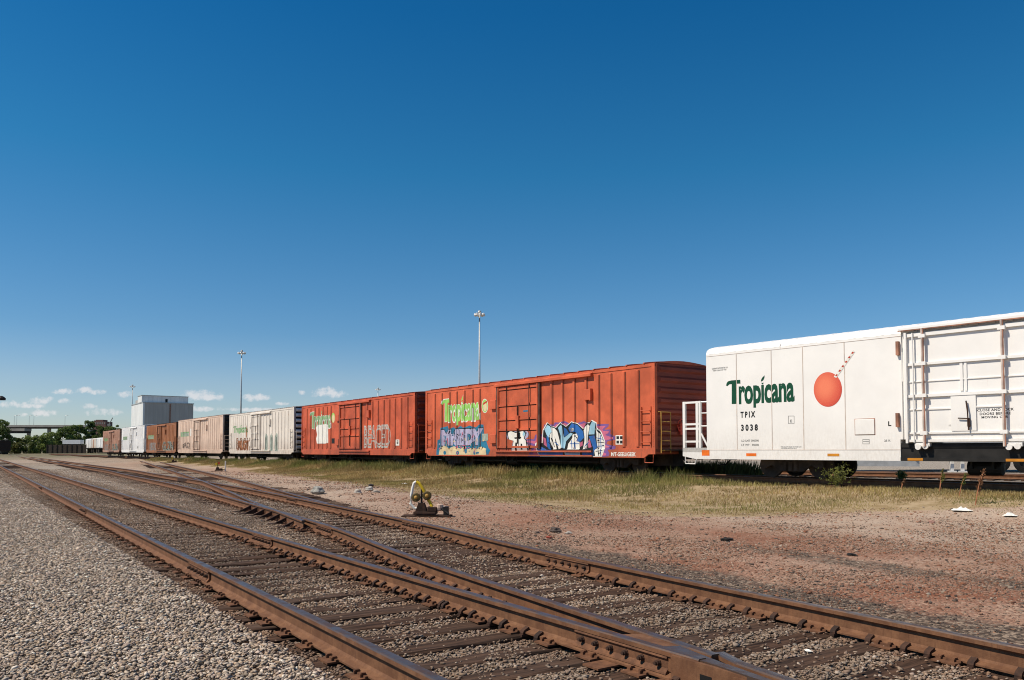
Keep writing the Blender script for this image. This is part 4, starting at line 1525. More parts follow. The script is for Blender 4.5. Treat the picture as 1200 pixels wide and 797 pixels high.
def build_orange_near():
    A, B = train_at(499), train_at(768.3)
    tmp = Car(A, B, 3.6, 'x', None)
    bpy.data.objects.remove(tmp.root)
    cv = lambda c: tmp.sz(480 + c * 0.3, 500)[0]
    ribs = [cv(c) for c in (98, 125, 155, 183, 213, 245, 273)] + [cv(c) for c in (555, 597, 643, 690, 737, 785, 838, 892)]
    d0, d1 = cv(349), cv(509)
    hd = cv(718)
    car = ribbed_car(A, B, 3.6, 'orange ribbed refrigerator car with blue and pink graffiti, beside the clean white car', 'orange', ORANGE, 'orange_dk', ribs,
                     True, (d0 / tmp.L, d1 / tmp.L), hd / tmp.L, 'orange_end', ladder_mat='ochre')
    c1 = lambda x, y: (500 + x / 7.5, 440 + y / 7.5)
    c2 = lambda x, y: (620 + x / 10, 480 + y / 10)
    # lime word mark with a pale edge
    s0, zt = car.sz(*c1(135, 215)); s1, _ = car.sz(*c1(470, 250)); _, zb = car.sz(*c1(300, 398))
    pale = [(vs, fs, mi, ly) for vs, fs, mi, ly in logo_shapes((s0 - 0.05, s1 + 0.05, zb - 0.03, zt + 0.04), 1, 0, 0.075)]
    car.decal('logo_lettering', [M['lime'], M['offwhite']], pale + logo_shapes((s0, s1, zb, zt), 0, 1, 0.03))
    ic = [car.poly(ell(512, 268, 28, 63), 0, 0, c1), car.poly(ell(512, 268, 24, 57), 1, 1, c1), car.poly(ell(514, 278, 17, 38), 2, 2, c1),
          car.poly([(492, 262), (500, 240), (530, 222), (532, 236), (510, 252)], 3, 3, c1)]
    car.decal('fruit_emblem', [M['offwhite'], M['lime'], M['cream'], M['red']], ic)
    # left graffiti: lavender letters, teal edge, cream base
    g = [car.poly([(90, 698), (95, 570), (118, 560), (122, 462), (188, 445), (202, 470), (240, 452), (252, 472), (300, 443), (322, 462), (378, 440), (430, 457),
                   (470, 430), (500, 432), (505, 520), (482, 580), (525, 575), (545, 640), (565, 655), (545, 698), (520, 690), (500, 698), (300, 698)], 0, 0, c1)]
    sA, zA = car.sz(*c1(132, 622)); sB, zB = car.sz(*c1(498, 455))
    g.append(car.text('MrSEDY', (sA - 0.03, sB + 0.03, zA - 0.02, zB + 0.0), 3, 1, bold=0.10, spacing=0.84))
    g.append(car.text('MrSEDY', (sA, sB, zA + 0.02, zB - 0.04), 1, 2, bold=0.075, spacing=0.85))
    g.append(car.poly([(112, 698), (120, 655), (150, 615), (200, 640), (240, 622), (300, 645), (340, 622), (365, 650), (400, 632), (440, 650), (480, 625), (525, 645), (530, 698), (300, 698)], 2, 3, c1))
    for a, b, w, h in ((165, 672, 12, 50), (278, 690, 14, 20), (350, 662, 12, 26), (425, 690, 9, 16), (400, 640, 6, 14), (345, 640, 7, 10), (270, 628, 8, 9), (108, 610, 8, 22)):
        g.append(car.poly(ell(a, b, w, min(h, 30), 10) if b + min(h, 30) < 700 else ell(a, 680, w, 17, 10), 0 if h > 12 else 4, 4, c1))
    for k in range(26):
        x0, y0 = random.uniform(125, 495), random.uniform(455, 640)
        dx, dy = random.uniform(-14, 14), random.uniform(18, 60); w = random.uniform(1.5, 4)
        y1 = min(y0 + dy, 690)
        g.append(car.poly([(x0 - w, y0), (x0 + w, y0), (x0 + dx + w * 0.6, y1), (x0 + dx - w * 0.6, y1)], random.choice((3, 0, 0, 1, 4, 2)), 5, c1))
    for k in range(16):
        x0, y0 = random.uniform(100, 545), random.uniform(560, 690)
        g.append(car.poly(ell(x0, y0, random.uniform(4, 11), random.uniform(4, 9), 8), random.choice((0, 0, 4, 2, 1)), 6, c1))
    car.decal('graffiti', [M['teal'], M['lav'], M['cream'], M['ink'], M['pink']], g)
    car.decal('notice_plate', [M['greygreen']], [car.rect(500 + 488 / 7.5, 500 + 540 / 7.5, 440 + 512 / 7.5, 440 + 574 / 7.5, 0, 5)])
    # door tag
    T = [(712, 500), (740, 478), (790, 498), (862, 478), (884, 510), (868, 548), (888, 570), (900, 650), (900, 668), (840, 668), (750, 668), (772, 575), (726, 560)]
    ctr = (808, 580)
    shrink = lambda pts, k: [(ctr[0] + (x - ctr[0]) * k, ctr[1] + (y - ctr[1]) * k) for x, y in pts]
    g = [car.poly(ell(880, 520, 26, 34, 9), 3, 0, c1), car.poly(shrink(T, 1.08), 0, 0, c1), car.poly(shrink(T, 1.0), 1, 1, c1), car.poly(shrink(T, 0.9), 2, 2, c1)]
    for pl in ([(810, 500), (832, 500), (835, 560), (815, 560)], [(790, 590), (806, 590), (800, 660), (784, 660)], [(836, 600), (850, 600), (852, 650), (838, 655)], [(780, 545), (840, 540), (842, 552), (784, 558)]):
        g.append(car.poly(pl, 1, 3, c1))
    g.append(car.poly([(862, 492), (878, 512), (862, 540), (852, 520)], 4, 3, c1))
    car.decal('graffiti', [M['lav'], M['ink'], M['offwhite'], M['lav'], M['sky_blue']], g)
    # big blue and pink piece right of the door
    halo = [(-70, 365), (0, 345), (70, 350), (85, 300), (135, 262), (150, 300), (180, 175), (290, 175), (300, 150), (345, 152), (420, 136), (470, 160), (560, 165), (590, 150), (650, 136),
            (700, 160), (790, 172), (935, 168), (930, 200), (880, 235), (965, 232), (962, 288), (1010, 318), (1008, 355), (920, 372), (905, 405), (1015, 428), (1010, 465),
            (925, 470), (950, 515), (945, 545), (880, 553), (300, 553), (-10, 553), (30, 470), (90, 430), (-70, 395)]
    cen = (480, 360)
    sh2 = lambda pts, k, kx=None: [(cen[0] + (x - cen[0]) * (kx or k), cen[1] + (y - cen[1]) * k) for x, y in pts]
    inner = [(-50, 372), (20, 362), (85, 370), (110, 310), (130, 290), (160, 330), (190, 200), (300, 195), (320, 172), (420, 158), (460, 180), (570, 185), (650, 158), (700, 185),
             (800, 195), (905, 190), (860, 232), (870, 252), (938, 250), (930, 275), (890, 300), (985, 325), (980, 345), (890, 362), (880, 410), (960, 440), (895, 448), (880, 500), (915, 520), (905, 540), (700, 545), (60, 545), (60, 470), (110, 410)]
    sil = [(82, 402), (100, 385), (150, 395), (160, 240), (212, 148), (262, 188), (312, 208), (368, 146), (432, 195), (500, 138), (572, 160), (640, 222), (690, 150),
           (715, 150), (738, 120), (795, 152), (798, 200), (850, 260), (892, 370), (892, 470), (862, 552), (700, 553), (420, 553), (140, 553), (100, 500)]
    g = [car.poly(halo, 0, 0, c2), car.poly(inner, 1, 1, c2), car.poly(sil, 2, 2, c2), car.poly(sh2(sil, 0.955, 0.972), 3, 3, c2)]
    SB, WH, BL, PK, BK = 4, 2, 5, 1, 3
    for mi, pts in ((SB, [(182, 232), (215, 180), (262, 203), (275, 260), (238, 300), (230, 330), (205, 290)]),
                    (WH, [(268, 207), (302, 220), (332, 255), (352, 330), (380, 450), (350, 465), (318, 360), (300, 310), (326, 465), (290, 468), (262, 380), (240, 310), (275, 265)]),
                    (BL, [(208, 300), (232, 335), (262, 470), (232, 460), (212, 430)]),
                    (SB, [(342, 215), (372, 178), (398, 192), (404, 280), (412, 330), (488, 272), (518, 282), (436, 372), (420, 455), (386, 455), (380, 330)]),
                    (BL, [(408, 208), (440, 228), (470, 280), (416, 318)]),
                    (BL, [(462, 222), (504, 158), (570, 182), (636, 258), (644, 330), (602, 376), (560, 374), (582, 318), (545, 262), (482, 262)]),
                    (WH, ell(508, 236, 30, 24, 12)),
                    (WH, [(526, 292), (560, 280), (575, 320), (556, 370), (592, 380), (596, 468), (450, 468), (462, 400), (500, 350)]),
                    (PK, [(596, 390), (630, 372), (630, 420), (600, 440)]),
                    (WH, [(642, 242), (690, 172), (712, 192), (692, 300), (684, 460), (634, 466), (655, 350)]),
                    (SB, [(716, 190), (740, 138), (782, 158), (774, 210), (768, 290), (700, 292)]),
                    (BL, [(702, 312), (768, 302), (800, 436), (770, 498), (736, 400)]),
                    (PK, [(690, 380), (712, 340), (735, 440), (700, 450)]),
                    (WH, [(782, 222), (842, 292), (880, 378), (884, 470), (852, 545), (784, 545), (774, 480), (812, 440), (800, 320)]),
                    (BL, [(112, 418), (212, 470), (290, 482), (412, 482), (404, 545), (150, 547), (118, 515)]),
                    (SB, [(420, 492), (610, 486), (604, 520), (620, 546), (436, 546)]),
                    (BL, [(626, 482), (764, 492), (764, 545), (634, 546)]),
                    (PK, [(168, 322), (196, 338), (214, 440), (176, 412)]),
                    (WH, [(84, 400), (104, 388), (140, 396), (132, 410), (104, 404), (94, 418)])):
        g.append(car.poly(pts, mi, 4, c2))
    for x0, y0, x1, y1 in ((800, 330, 870, 350), (810, 380, 885, 390), (806, 430, 884, 425), (790, 490, 870, 480), (840, 300, 850, 540), (815, 440, 825, 540), (480, 400, 590, 400), (500, 360, 505, 460),
                           (540, 380, 545, 465), (300, 380, 350, 420), (270, 330, 300, 440), (660, 440, 700, 380), (440, 505, 600, 512), (230, 380, 260, 420)):
        dx, dy = x1 - x0, y1 - y0; l = math.hypot(dx, dy); a, b = -dy / l * 4, dx / l * 4
        g.append(car.poly([(x0 + a, y0 + b), (x1 + a, y1 + b), (x1 - a, y1 - b), (x0 - a, y0 - b)], BK if (x0 // 10) % 2 else 5, 5, c2))
    for x, y in ((830, 510), (848, 508), (560, 330), (545, 310), (720, 500), (820, 360), (870, 420)):
        g.append(car.poly(ell(x, y, 9, 8, 8), BK, 6, c2))
    car.decal('graffiti', [M['purple'], M['pink'], M['offwhite'], M['ink'], M['sky_blue'], M['blue']], g)
    # data panel and lettering on the sill
    x0, y0 = 620 + 1015 / 10, 480 + 300 / 10
    g = [car.rect(x0, x0 + 9, y0, y0 + 11, 0, 1)]
    for a in (1.0, 5.2):
        for b in (1.2, 6.4): g.append(car.rect(x0 + a, x0 + a + 3.0, y0 + b, y0 + b + 3.4, 1, 2))
    car.decal('data_panel', [M['offwhite'], M['ink']], g)
    s0, _ = car.sz(717, 534); s1, _ = car.sz(746, 534); _, zb = car.sz(730, 534.8); _, zt = car.sz(730, 530)
    car.decal('sill_lettering', [M['offwhite']], [car.text('M/T-GEEU/GESK', (s0, s1, zb, zt), 0, 1, bold=0.03)])
    car.decal('small_mark', [M['teal']], [car.rect(614.5, 620, 480.8, 482.6, 0, 1)])
    return car


def build_orange_far(near):
    A, B = train_at(353.8), train_at(486.5)
    L = np.linalg.norm(B - A)
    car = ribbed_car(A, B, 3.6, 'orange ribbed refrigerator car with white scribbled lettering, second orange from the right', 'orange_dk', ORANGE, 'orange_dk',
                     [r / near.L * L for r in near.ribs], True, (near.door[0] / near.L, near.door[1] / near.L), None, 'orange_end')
    c = lambda x, y: (350 + x / 8.392, 450 + y / 8.392)
    s0, zt = car.sz(*c(118, 280)); s1, _ = car.sz(*c(320, 330)); _, zb = car.sz(*c(220, 432))
    pale = [(vs, fs, 1, 0) for vs, fs, mi, ly in logo_shapes((s0 - 0.05, s1 + 0.05, zb - 0.03, zt + 0.04), 1, 0, 0.07)]
    car.decal('logo_lettering', [M['faded_green'], M['offwhite']], pale + logo_shapes((s0, s1, zb, zt), 0, 1, 0.03))
    car.decal('fruit_emblem', [M['cream'], M['lime']], [car.poly(ell(340, 332, 17, 50), 1, 0, c), car.poly(ell(342, 340, 13, 40), 0, 1, c)])
    car.decal('painted_patch', [M['offwhite']], [car.poly([(170, 430), (190, 405), (230, 400), (270, 395), (290, 402), (292, 580), (262, 586), (180, 586), (172, 540), (182, 500)], 0, 2, c)])
    s0, zb = car.sz(*c(642, 632)); s1, zt = car.sz(*c(905, 392))
    car.decal('graffiti', [M['offwhite']], [car.text('BEACED', (s0, s1, zb, zt), 0, 1, outline=0.022, spacing=0.9),
                                            car.text('BEACED', (s0 + 0.06, s1 - 0.03, zb + 0.08, zt - 0.10), 0, 1, outline=0.012, spacing=0.9)])
    x0, y0 = c(955, 547)
    g = [car.rect(x0, x0 + 4.2, y0, y0 + 7, 0, 1)]
    for a in (1.0, 2.6, 4.3): g.append(car.rect(x0 + 1.1, x0 + 3.1, y0 + a, y0 + a + 1.1, 1, 2))
    car.decal('data_panel', [M['offwhite'], M['ink']], g)
    car.decal('notice_plate', [M['ink']], [car.rect(*(c(325, 0)[0], c(354, 0)[0]), *(c(0, 535)[1], c(0, 586)[1]), 0, 1)])
    return car


near_orange = build_orange_near()
far_orange = build_orange_far(near_orange)


def build_weathered():
    spec = [(269, 344.7, 3.65, 'chalky white ribbed refrigerator car with rust streaks, left of the orange cars', 'old_white', 'tag', 'bright_white'),
            (209, 261.5, 3.75, 'dirty pinkish white refrigerator car, fourth left of the clean white one', 'pinkish', 'small', 'black'),
            (172, 206.7, 3.6, 'rusty brown refrigerator car with faded green lettering, the only brown one', 'brown', 'brown', 'black'),
            (143, 169.5, 3.75, 'plain white refrigerator car beside the rusty brown one', 'bright_white', 'plain', 'bright_white'),
            (121, 140.5, 3.6, 'rust-washed pinkish refrigerator car at the far end of the train', 'rosy', 'rosy', 'rosy')]
    for i, (a, b, H, lab, mt, kind, em) in enumerate(spec):
        A, B = train_at(a), train_at(b)
        car = ribbed_car(A, B, H, lab, mt, WHITES, mt if mt != 'brown' else 'dark_roof', None, False, (0.40, 0.535), 0.69, em, n_l=9, n_r=9, stripe_end=(kind == 'tag'))
        L = car.L
        zt = car.z0 + H
        lg = logo_shapes((L * 0.07, L * 0.33, car.z0 + H * 0.53, car.z0 + H * 0.70), 0, 1, 0.04)
        if kind in ('small', 'brown', 'plain'):
            lg = [([(s, z) for s, z in [(L * 0.07, car.z0 + H * 0.5), (L * 0.28, car.z0 + H * 0.5), (L * 0.28, car.z0 + H * 0.64), (L * 0.07, car.z0 + H * 0.64)]], [(0, 1, 2, 3)], 0, 0)] + \
                 logo_shapes((L * 0.075, L * 0.275, car.z0 + H * 0.52, car.z0 + H * 0.63), 1, 1, 0.04)
        car.decal('logo_lettering', [M['faded_green'], M['greygreen']], lg)
        tg = []
        if kind == 'tag':
            tg.append(car.text('BOOM', (L * 0.14, L * 0.37, car.z0 + 0.3, car.z0 + 1.45), 0, 1, outline=0.03))
            tg.append(car.text('RUST', (L * 0.16, L * 0.36, car.z0 + 0.3, car.z0 + 1.2), 0, 1, bold=0.06))
            for k in range(3):
                s = L * (0.60 + 0.075 * k)
                tg.append(([(s, car.z0 + 0.25), (s + 0.75, car.z0 + 0.25), (s + 0.7, car.z0 + 1.5), (s + 0.35, car.z0 + 1.75), (s + 0.05, car.z0 + 1.5)], [(0, 1, 2, 3, 4)], 1, 1))
                tg.append(([(s + 0.3, car.z0 + 0.35), (s + 0.4, car.z0 + 0.35), (s + 0.42, car.z0 + 1.4), (s + 0.3, car.z0 + 1.4)], [(0, 1, 2, 3)], 2, 2))
            s = L * 0.30
            tg.append(([(s, car.z0 + H * 0.40), (s + 0.35, car.z0 + H * 0.40), (s + 0.45, car.z0 + H * 0.6), (s + 0.2, car.z0 + H * 0.74), (s - 0.05, car.z0 + H * 0.6)], [(0, 1, 2, 3, 4)], 0, 1))
        elif kind == 'small':
            tg.append(car.text('sAQ', (L * 0.12, L * 0.30, car.z0 + 0.5, car.z0 + 1.2), 2, 1, outline=0.03))
            tg.append(([(L * 0.30, car.z0 + H * 0.5), (L * 0.33, car.z0 + H * 0.5), (L * 0.33, car.z0 + H * 0.72), (L * 0.30, car.z0 + H * 0.72)], [(0, 1, 2, 3)], 3, 1))
        elif kind in ('brown', 'rosy'):
            tg.append(car.text('KEOR', (L * 0.12, L * 0.36, car.z0 + 0.3, car.z0 + 1.35), 4, 1, bold=0.05))
            tg.append(car.text('GLZN', (L * 0.58, L * 0.92, car.z0 + 0.3, car.z0 + 1.4), 1, 1, bold=0.03))
            tg.append(car.text('GLZN', (L * 0.59, L * 0.93, car.z0 + 0.35, car.z0 + 1.35), 2, 2, outline=0.02))
        else:
            tg.append(([(L * 0.72, car.z0 + 0.6), (L * 0.76, car.z0 + 0.6), (L * 0.76, car.z0 + 0.9), (L * 0.72, car.z0 + 0.9)], [(0, 1, 2, 3)], 4, 1))
        pal = [M['rust_tag'], M['greygreen'], M['ink'], M['offwhite'], M['ink_grey']]
        if kind == 'tag':
            car.decal('graffiti', pal, tg[:2]); car.decal('painted_streak', pal, tg[-1:])
            for k in range(3): car.decal('graffiti', pal, tg[2 + 2 * k:4 + 2 * k])
        else:
            for g_ in ([tg[:1], tg[1:]] if kind != 'plain' else [tg]):
                if g_: car.decal('graffiti' if kind != 'small' or g_ is not tg[1:] else 'painted_streak', pal, g_)
    # a second string of white cars, much further off
    for i, (a, b, mt, lab) in enumerate([(113.0, 121.0, 'bright_white', 'far white boxcar nearest to the pinkish end of the train'), (107.0, 112.6, 'old_white', 'far white boxcar, middle one of three beyond the train'),
                                         (100.3, 106.6, 'bright_white', 'far white boxcar, last of the string before the dark fence')]):
        A = PD(a, 519, 292 - i * 0 + i * 14)[:2]; B = PD(b, 519, 282 + i * 14)[:2]
        L = float(np.linalg.norm(B - A)); e = (B - A) / L
        t = thing('boxcar', lab, 'rail car', (A[0], A[1], 1.35), math.atan2(e[1], e[0]), 'white boxcars standing far beyond the train')
        mb = MB()
        mb.prism([(0, 0.9), (3.0, 0.9), (3.0, 4.3), (2.3, 4.55), (0.7, 4.55), (0, 4.3)], 'x', 0, L)
        for k in range(9): mb.box(L * (k + 0.5) / 9 - 0.06, L * (k + 0.5) / 9 + 0.06, -0.05, 0, 1.0, 4.2)
        mb.build('body', M[mt], t)
        d = MB(); d.box(L * 0.42, L * 0.58, -0.09, -0.001, 1.0, 4.0); d.build('door', M['rosy' if i == 1 else mt], t)
        u = MB(); u.box(0.5, L - 0.5, 0.4, 2.6, 0.4, 0.89)
        for s in (1.6, L - 1.6): u.box(s - 1.0, s + 1.0, 0.5, 2.5, -0.9, 0.41)
        u.build('underframe', M['understeel'], t)


build_weathered()


def build_white_near():
    L = 20.5
    A = C1A; B = C1A + C1D * L
    car = Car(A, B, 3.9, 'clean white refrigerator car with orange fruit and green lettering on its side', None)
    W, z0, H = car.W, car.z0, car.H
    ze = z0 + H
    m = M['white']
    sx = lambda px, py=480: car.sz(px, py)[0]
    z7 = lambda x, y: car.sz(1040 + x / 3.794, 350 + y / 3.794)
    sD = z7(62, 300)[0]                      # left edge of the door opening
    sCut = sx(1055.5, 530)                   # where the deep white skirt ends
    sE = L - (sD)                            # door opening is centred
    zdb = z7(90, 640)[1]                     # door sill
    zskirt = car.sz(1057, 515)[1]
    body = MB()
    r = 0.09

    def sec(zb, yin=0.0):
        pts = [(yin, zb), (W - yin, zb), (W - yin, ze - 0.22), (W - 0.05, ze - 0.09), (W - 0.2, ze)]
        pts += [(W * k / 6, ze + 0.14 * (1 - (2 * k / 6 - 1) ** 2)) for k in (5, 4, 3, 2, 1)]
        return pts + [(0.2, ze), (0.05, ze - 0.09), (yin, ze - 0.22)]
    body.prism(sec(z0), 'x', 0, sCut)
    body.prism(sec(z0), 'x', L - sCut, L)
    body.prism(sec(zskirt), 'x', sCut, sD)
    body.prism(sec(zskirt), 'x', sE, L - sCut)
    body.prism(sec(zskirt, 0.05), 'x', sD, sE)
    body.build('body', m, car.root)
    rf = MB()
    k = 0.25
    while k < L - 0.1:
        s = sec(ze - 0.35)
        rf.prism([(y + (-0.004 if y < W / 2 else 0.004), z + 0.005) for y, z in s[3:]] + [(0.03, ze - 0.13), (W - 0.03, ze - 0.13)], 'x', k - 0.12, k + 0.12)
        k += 0.42
    rf.build('roof_corrugation', m, car.root)
    # panel seams (narrow battens)
    sm = MB()
    for px in (863.5, 904.5, 941.5, 990.5): sm.box(sx(px) - 0.012, sx(px) + 0.012, -0.006, 0.0, z0 + 0.33, ze - 0.3)
    sm.box(0.02, sCut, -0.007, 0.0, z0 + 0.315, z0 + 0.33)
    sm.box(0.02, sD, -0.007, 0.0, ze - 0.30, ze - 0.288)
    sm.build('panel_seams', M['seam'], car.root)
    eav = MB(); eav.box(sx(915), sx(915) + 0.012, -0.006, 0, ze - 0.29, ze - 0.1); eav.build('eave_seam', M['seam'], car.root)
    # black side frame under the door
    bl = MB()
    bl.box(sCut + 0.004, L - sCut - 0.004, 0.03, 0.3, z0 + 0.0, zdb - 0.02)
    bl.box(sCut + 0.004, L - sCut - 0.004, -0.03, 0.0295, z0 + 0.0, z0 + 0.10)
    bl.box(sCut + 0.004, L - sCut - 0.004, 0.001, 0.0295, zdb - 0.14, zdb - 0.06)
    bl.build('side_frame_rail', M['black'], car.root)
    # sliding plug door, two leaves
    d0, d1 = sD + 0.12, sE - 0.12
    zt = z7(160, 150)[1]
    dm = MB()
    dm.box(d0, d1, -0.045, 0.048, zdb, zt)
    door = dm.build('door', m, car.root)
    ribs = MB()
    for y, th, pr in ((168, 0.05, 0.105), (290, 0.036, 0.10), (368, 0.015, 0.07), (432, 0.04, 0.10), (598, 0.025, 0.085), (640, 0.035, 0.10)):
        z = z7(165, y)[1]
        if y == 168: z = zt - 0.06
        if y == 640: z = zdb + 0.05
        ribs.box(d0, d1, -pr, -0.044, z - th, z + th)
    ribs.build('door_rib', m, door)
    s1, s2, s3 = z7(166, 300)[0], z7(520, 300)[0], None
    pitch = s2 - s1
    barx = [s1, s2]
    while barx[-1] + pitch < d1 - 0.1: barx.append(barx[-1] + pitch)
    for s in barx:
        bars = MB()
        bars.tube([(s, -0.17, zdb - 0.12), (s, -0.17, zt + 0.10)], 0.03, 8, 2)
        bars.box(s + 0.028, s + 0.046, -0.19, -0.15, zdb - 0.1, zt + 0.08, 0)
        for y in (168, 290, 432, 598):
            z = z7(165, y)[1]
            bars.box(s - 0.09, s + 0.09, -0.20, -0.12, z - 0.05, z + 0.05, 1)
        bars.build('lock_bar', [M['rusty_bar'], m, M['bar_grey']], door)
    pan = MB()
    sl = z7(345, 500)[0]
    za, zb_ = z7(345, 430)[1], z7(345, 588)[1]
    pan.box(sl - 0.33, sl + 0.30, -0.085, -0.046, zb_, za)
    for x0, x1, y in ((90, 310, 490), (395, 530, 478)):
        z = z7((x0 + x1) / 2, y)[1]
        pan.box(z7(x0, y)[0], z7(x1, y)[0], -0.07, -0.046, z - 0.025, z + 0.015)
    for x0, x1, y0, y1 in ((325, 338, 282, 410), (345, 356, 282, 410)):
        pan.box(z7(x0, 300)[0], z7(x1, 300)[0], -0.075, -0.046, z7(x0, y1)[1], z7(x0, y0)[1])
    pan.build('lock_panel', m, door)
    lh = MB()
    s = z7(366, 520)[0]
    lh.tube([(z7(358, 455)[0], -0.14, z7(358, 455)[1]), (z7(366, 500)[0], -0.16, z7(366, 500)[1]), (z7(370, 585)[0], -0.14, z7(370, 585)[1])], 0.02, 6)
    lh.tube([(z7(322, 532)[0], -0.13, z7(322, 532)[1]), (z7(375, 534)[0], -0.13, z7(375, 534)[1])], 0.018, 6)
    lh.bbox(s - 0.02, s + 0.05, -0.15, -0.09, z7(366, 560)[1] - 0.06, z7(366, 545)[1] + 0.06, 0.01)
    lh.build('lock_handle', M['dark_rust'], door)
    for s in (d0 + 0.02, d1 - 0.05):
        ed = MB(); ed.box(s, s + 0.06, -0.15, -0.02, zdb - 0.02, zt + 0.02); ed.build('door_edge', m, door)
    ed = MB()
    ed.tube([(d0 - 0.05, -0.10, z7(70, 370)[1]), (d0 - 0.05, -0.10, z7(70, 240)[1])], 0.02, 6)
    ed.build('hinge_rod', m, door); ed = MB()
    ed.tube([(d0 + 0.25, -0.13, zdb), (d0 + 0.25, -0.13, zt)], 0.022, 6)
    ed.build('hinge_rod', m, door)
    hd = MB()
    hd.prism([(-0.17, zt + 0.10), (-0.17, zt + 0.155), (0.02, zt + 0.20), (0.02, zt + 0.10)], 'x', sD - 0.02, sE + 0.02)
    hd.build('door_track', m, car.root); hd = MB()
    for y0 in (-0.17,): hd.box(sD - 0.02, sE + 0.02, y0 + 0.001, y0 + 0.02, zt + 0.07, zt + 0.0995)
    hd.build('track_lip', M['rusty_bar'], car.root)
    for y in (222, 540):
        hg = MB(); s, z = z7(47, y); hg.box(s - 0.03, s + 0.05, -0.10, 0.0, z - 0.20, z + 0.20); hg.build('hinge', M['rusty_bar'], car.root)
    for x in (162, 568, 900):
        s, z = z7(x, 660); rl = MB()
        rl.tube([(s - 0.1, -0.10, z - 0.0), (s - 0.1, -0.16, z)], 0.08, 10)
        rl.tube([(s + 0.1, -0.10, z + 0.02), (s + 0.1, -0.16, z + 0.02)], 0.08, 10)
        rl.box(s - 0.2, s + 0.2, -0.115, 0.03, z + 0.02, z + 0.12)
        rl.build('door_roller', m, car.root)
    # lettering and print
    zz = lambda x, y: (840 + x / 5.315, 400 + y / 5.315)
    s0, _ = car.sz(*zz(58, 270)); s1, _ = car.sz(*zz(486, 300))
    zT = car.sz(*zz(100, 243))[1]; zB = car.sz(*zz(110, 390))[1]
    car.decal('logo_lettering', [M['green']], logo_shapes((s0, s1, zB, zT), 0, 1, 0.034))

    def tx(s, x0, x1, yb, yt, mat='ink', bold=0.03, name='car_number'):
        xm = (x0 + x1) / 2
        b = (car.sz(*zz(x0, yb))[0], car.sz(*zz(x1, yb))[0], car.sz(*zz(xm, yb))[1], car.sz(*zz(xm, yt))[1])
        return car.text(s, b, 0, 1, bold=bold)
    car.decal('car_number', [M['ink']], [tx('T P I X', 148, 240, 475, 437, bold=0.045), tx('3 0 3 8', 152, 256, 558, 517, bold=0.045)])
    car.decal('load_lettering', [M['ink_grey']], [tx('LD LMT 000000', 154, 262, 625, 612, bold=0.02), tx('LT WT   90000', 154, 262, 652, 639, bold=0.02),
                                                  tx('25 K', 1043, 1083, 625, 612, bold=0.02), tx('L', 1072, 1080, 318 + 0, 306, bold=0.02) if False else tx('THE DRAFT GEAR ON THIS CAR', 398, 528, 661, 654, bold=0.01),
                                                  tx('OUTSIDE LENGTH 64 FT', 400, 500, 670, 663, bold=0.01), tx('CLEARANCE NOTE FOR THIS CAR', -30, 68, 172, 162, bold=0.01), tx('KEEP CLEAR OF TOP', -24, 60, 184, 176, bold=0.01)])
    s, z = car.sz(1042.5, 496.5)
    car.decal('load_lettering', [M['ink']], [car.text('L', (s - 0.04, s + 0.05, z - 0.07, z + 0.07), 0, 1, bold=0.03)])
    fr = [car.poly(ell(692, 300, 88, 108, 40), 0, 1, zz)]
    fr.append(car.poly([zz_ for zz_ in ell(703, 318, 74, 86, 36)], 1, 2, zz))
    fr = [fr[0]]
    car.decal('fruit_print', [M['fruit'], M['fruit_dark']], fr)
    st = [car.poly([(728, 222), (745, 228), (862, 66), (856, 52), (848, 56)], 0, 2, zz)]
    for k in range(6):
        f0 = k / 6 + 0.05; f1 = f0 + 0.085
        x0, y0 = 736 + (856 - 736) * f0, 226 + (58 - 226) * f0
        x1, y1 = 736 + (856 - 736) * f1, 226 + (58 - 226) * f1
        x2, y2 = x0 + (x1 - x0) * 0.55, y0 + (y1 - y0) * 0.55
        st.append(car.poly([(x0 - 5, y0 - 2), (x0 + 6, y0 + 1), (x2 + 8, y2 - 2), (x2 - 3, y2 - 5)], 1, 3, zz))
    car.decal('straw_print', [M['ink_grey'], M['red'], M['offwhite']], [(car.poly([(729, 221), (745, 228), (862, 64), (852, 53)], 0, 2.5, zz)[0], [(0, 1, 2, 3)], 2, 2.6)] + [(a, b, c_, 3.2) for a, b, c_, d in st[1:]])
    bx = MB()
    a, z1 = car.sz(*zz(862, 487)); b, z2 = car.sz(*zz(984, 580))
    bx.bbox(a, b, -0.022, 0, z2, z1, 0.01)
    bx.build('access_plate', m, car.root)
    car.decal('plate_rim', [M['rusty_bar']], [([(a - 0.02, z2 - 0.02), (b + 0.02, z2 - 0.02), (b + 0.02, z1 + 0.02), (a - 0.02, z1 + 0.02)], [(0, 1, 2, 3)], 0, 0)])

    def frame(x0, x1, y0, y1):
        w = 2.5
        return [car.poly([(x0, y0), (x1, y0), (x1, y0 + w), (x0, y0 + w)], 0, 1, zz), car.poly([(x0, y1 - w), (x1, y1 - w), (x1, y1), (x0, y1)], 0, 1, zz),
                car.poly([(x0, y0 + w), (x0 + w, y0 + w), (x0 + w, y1 - w), (x0, y1 - w)], 0, 1, zz), car.poly([(x1 - w, y0 + w), (x1, y0 + w), (x1, y1 - w), (x1 - w, y1 - w)], 0, 1, zz)]
    car.decal('notice_frame', [M['ink_grey']], frame(445, 483, 464, 514) + frame(908, 951, 610, 640) + [tx('E', 457, 470, 505, 488, bold=0.03), car.poly([(912, 622), (947, 622), (947, 625), (912, 625)], 0, 1, zz)])
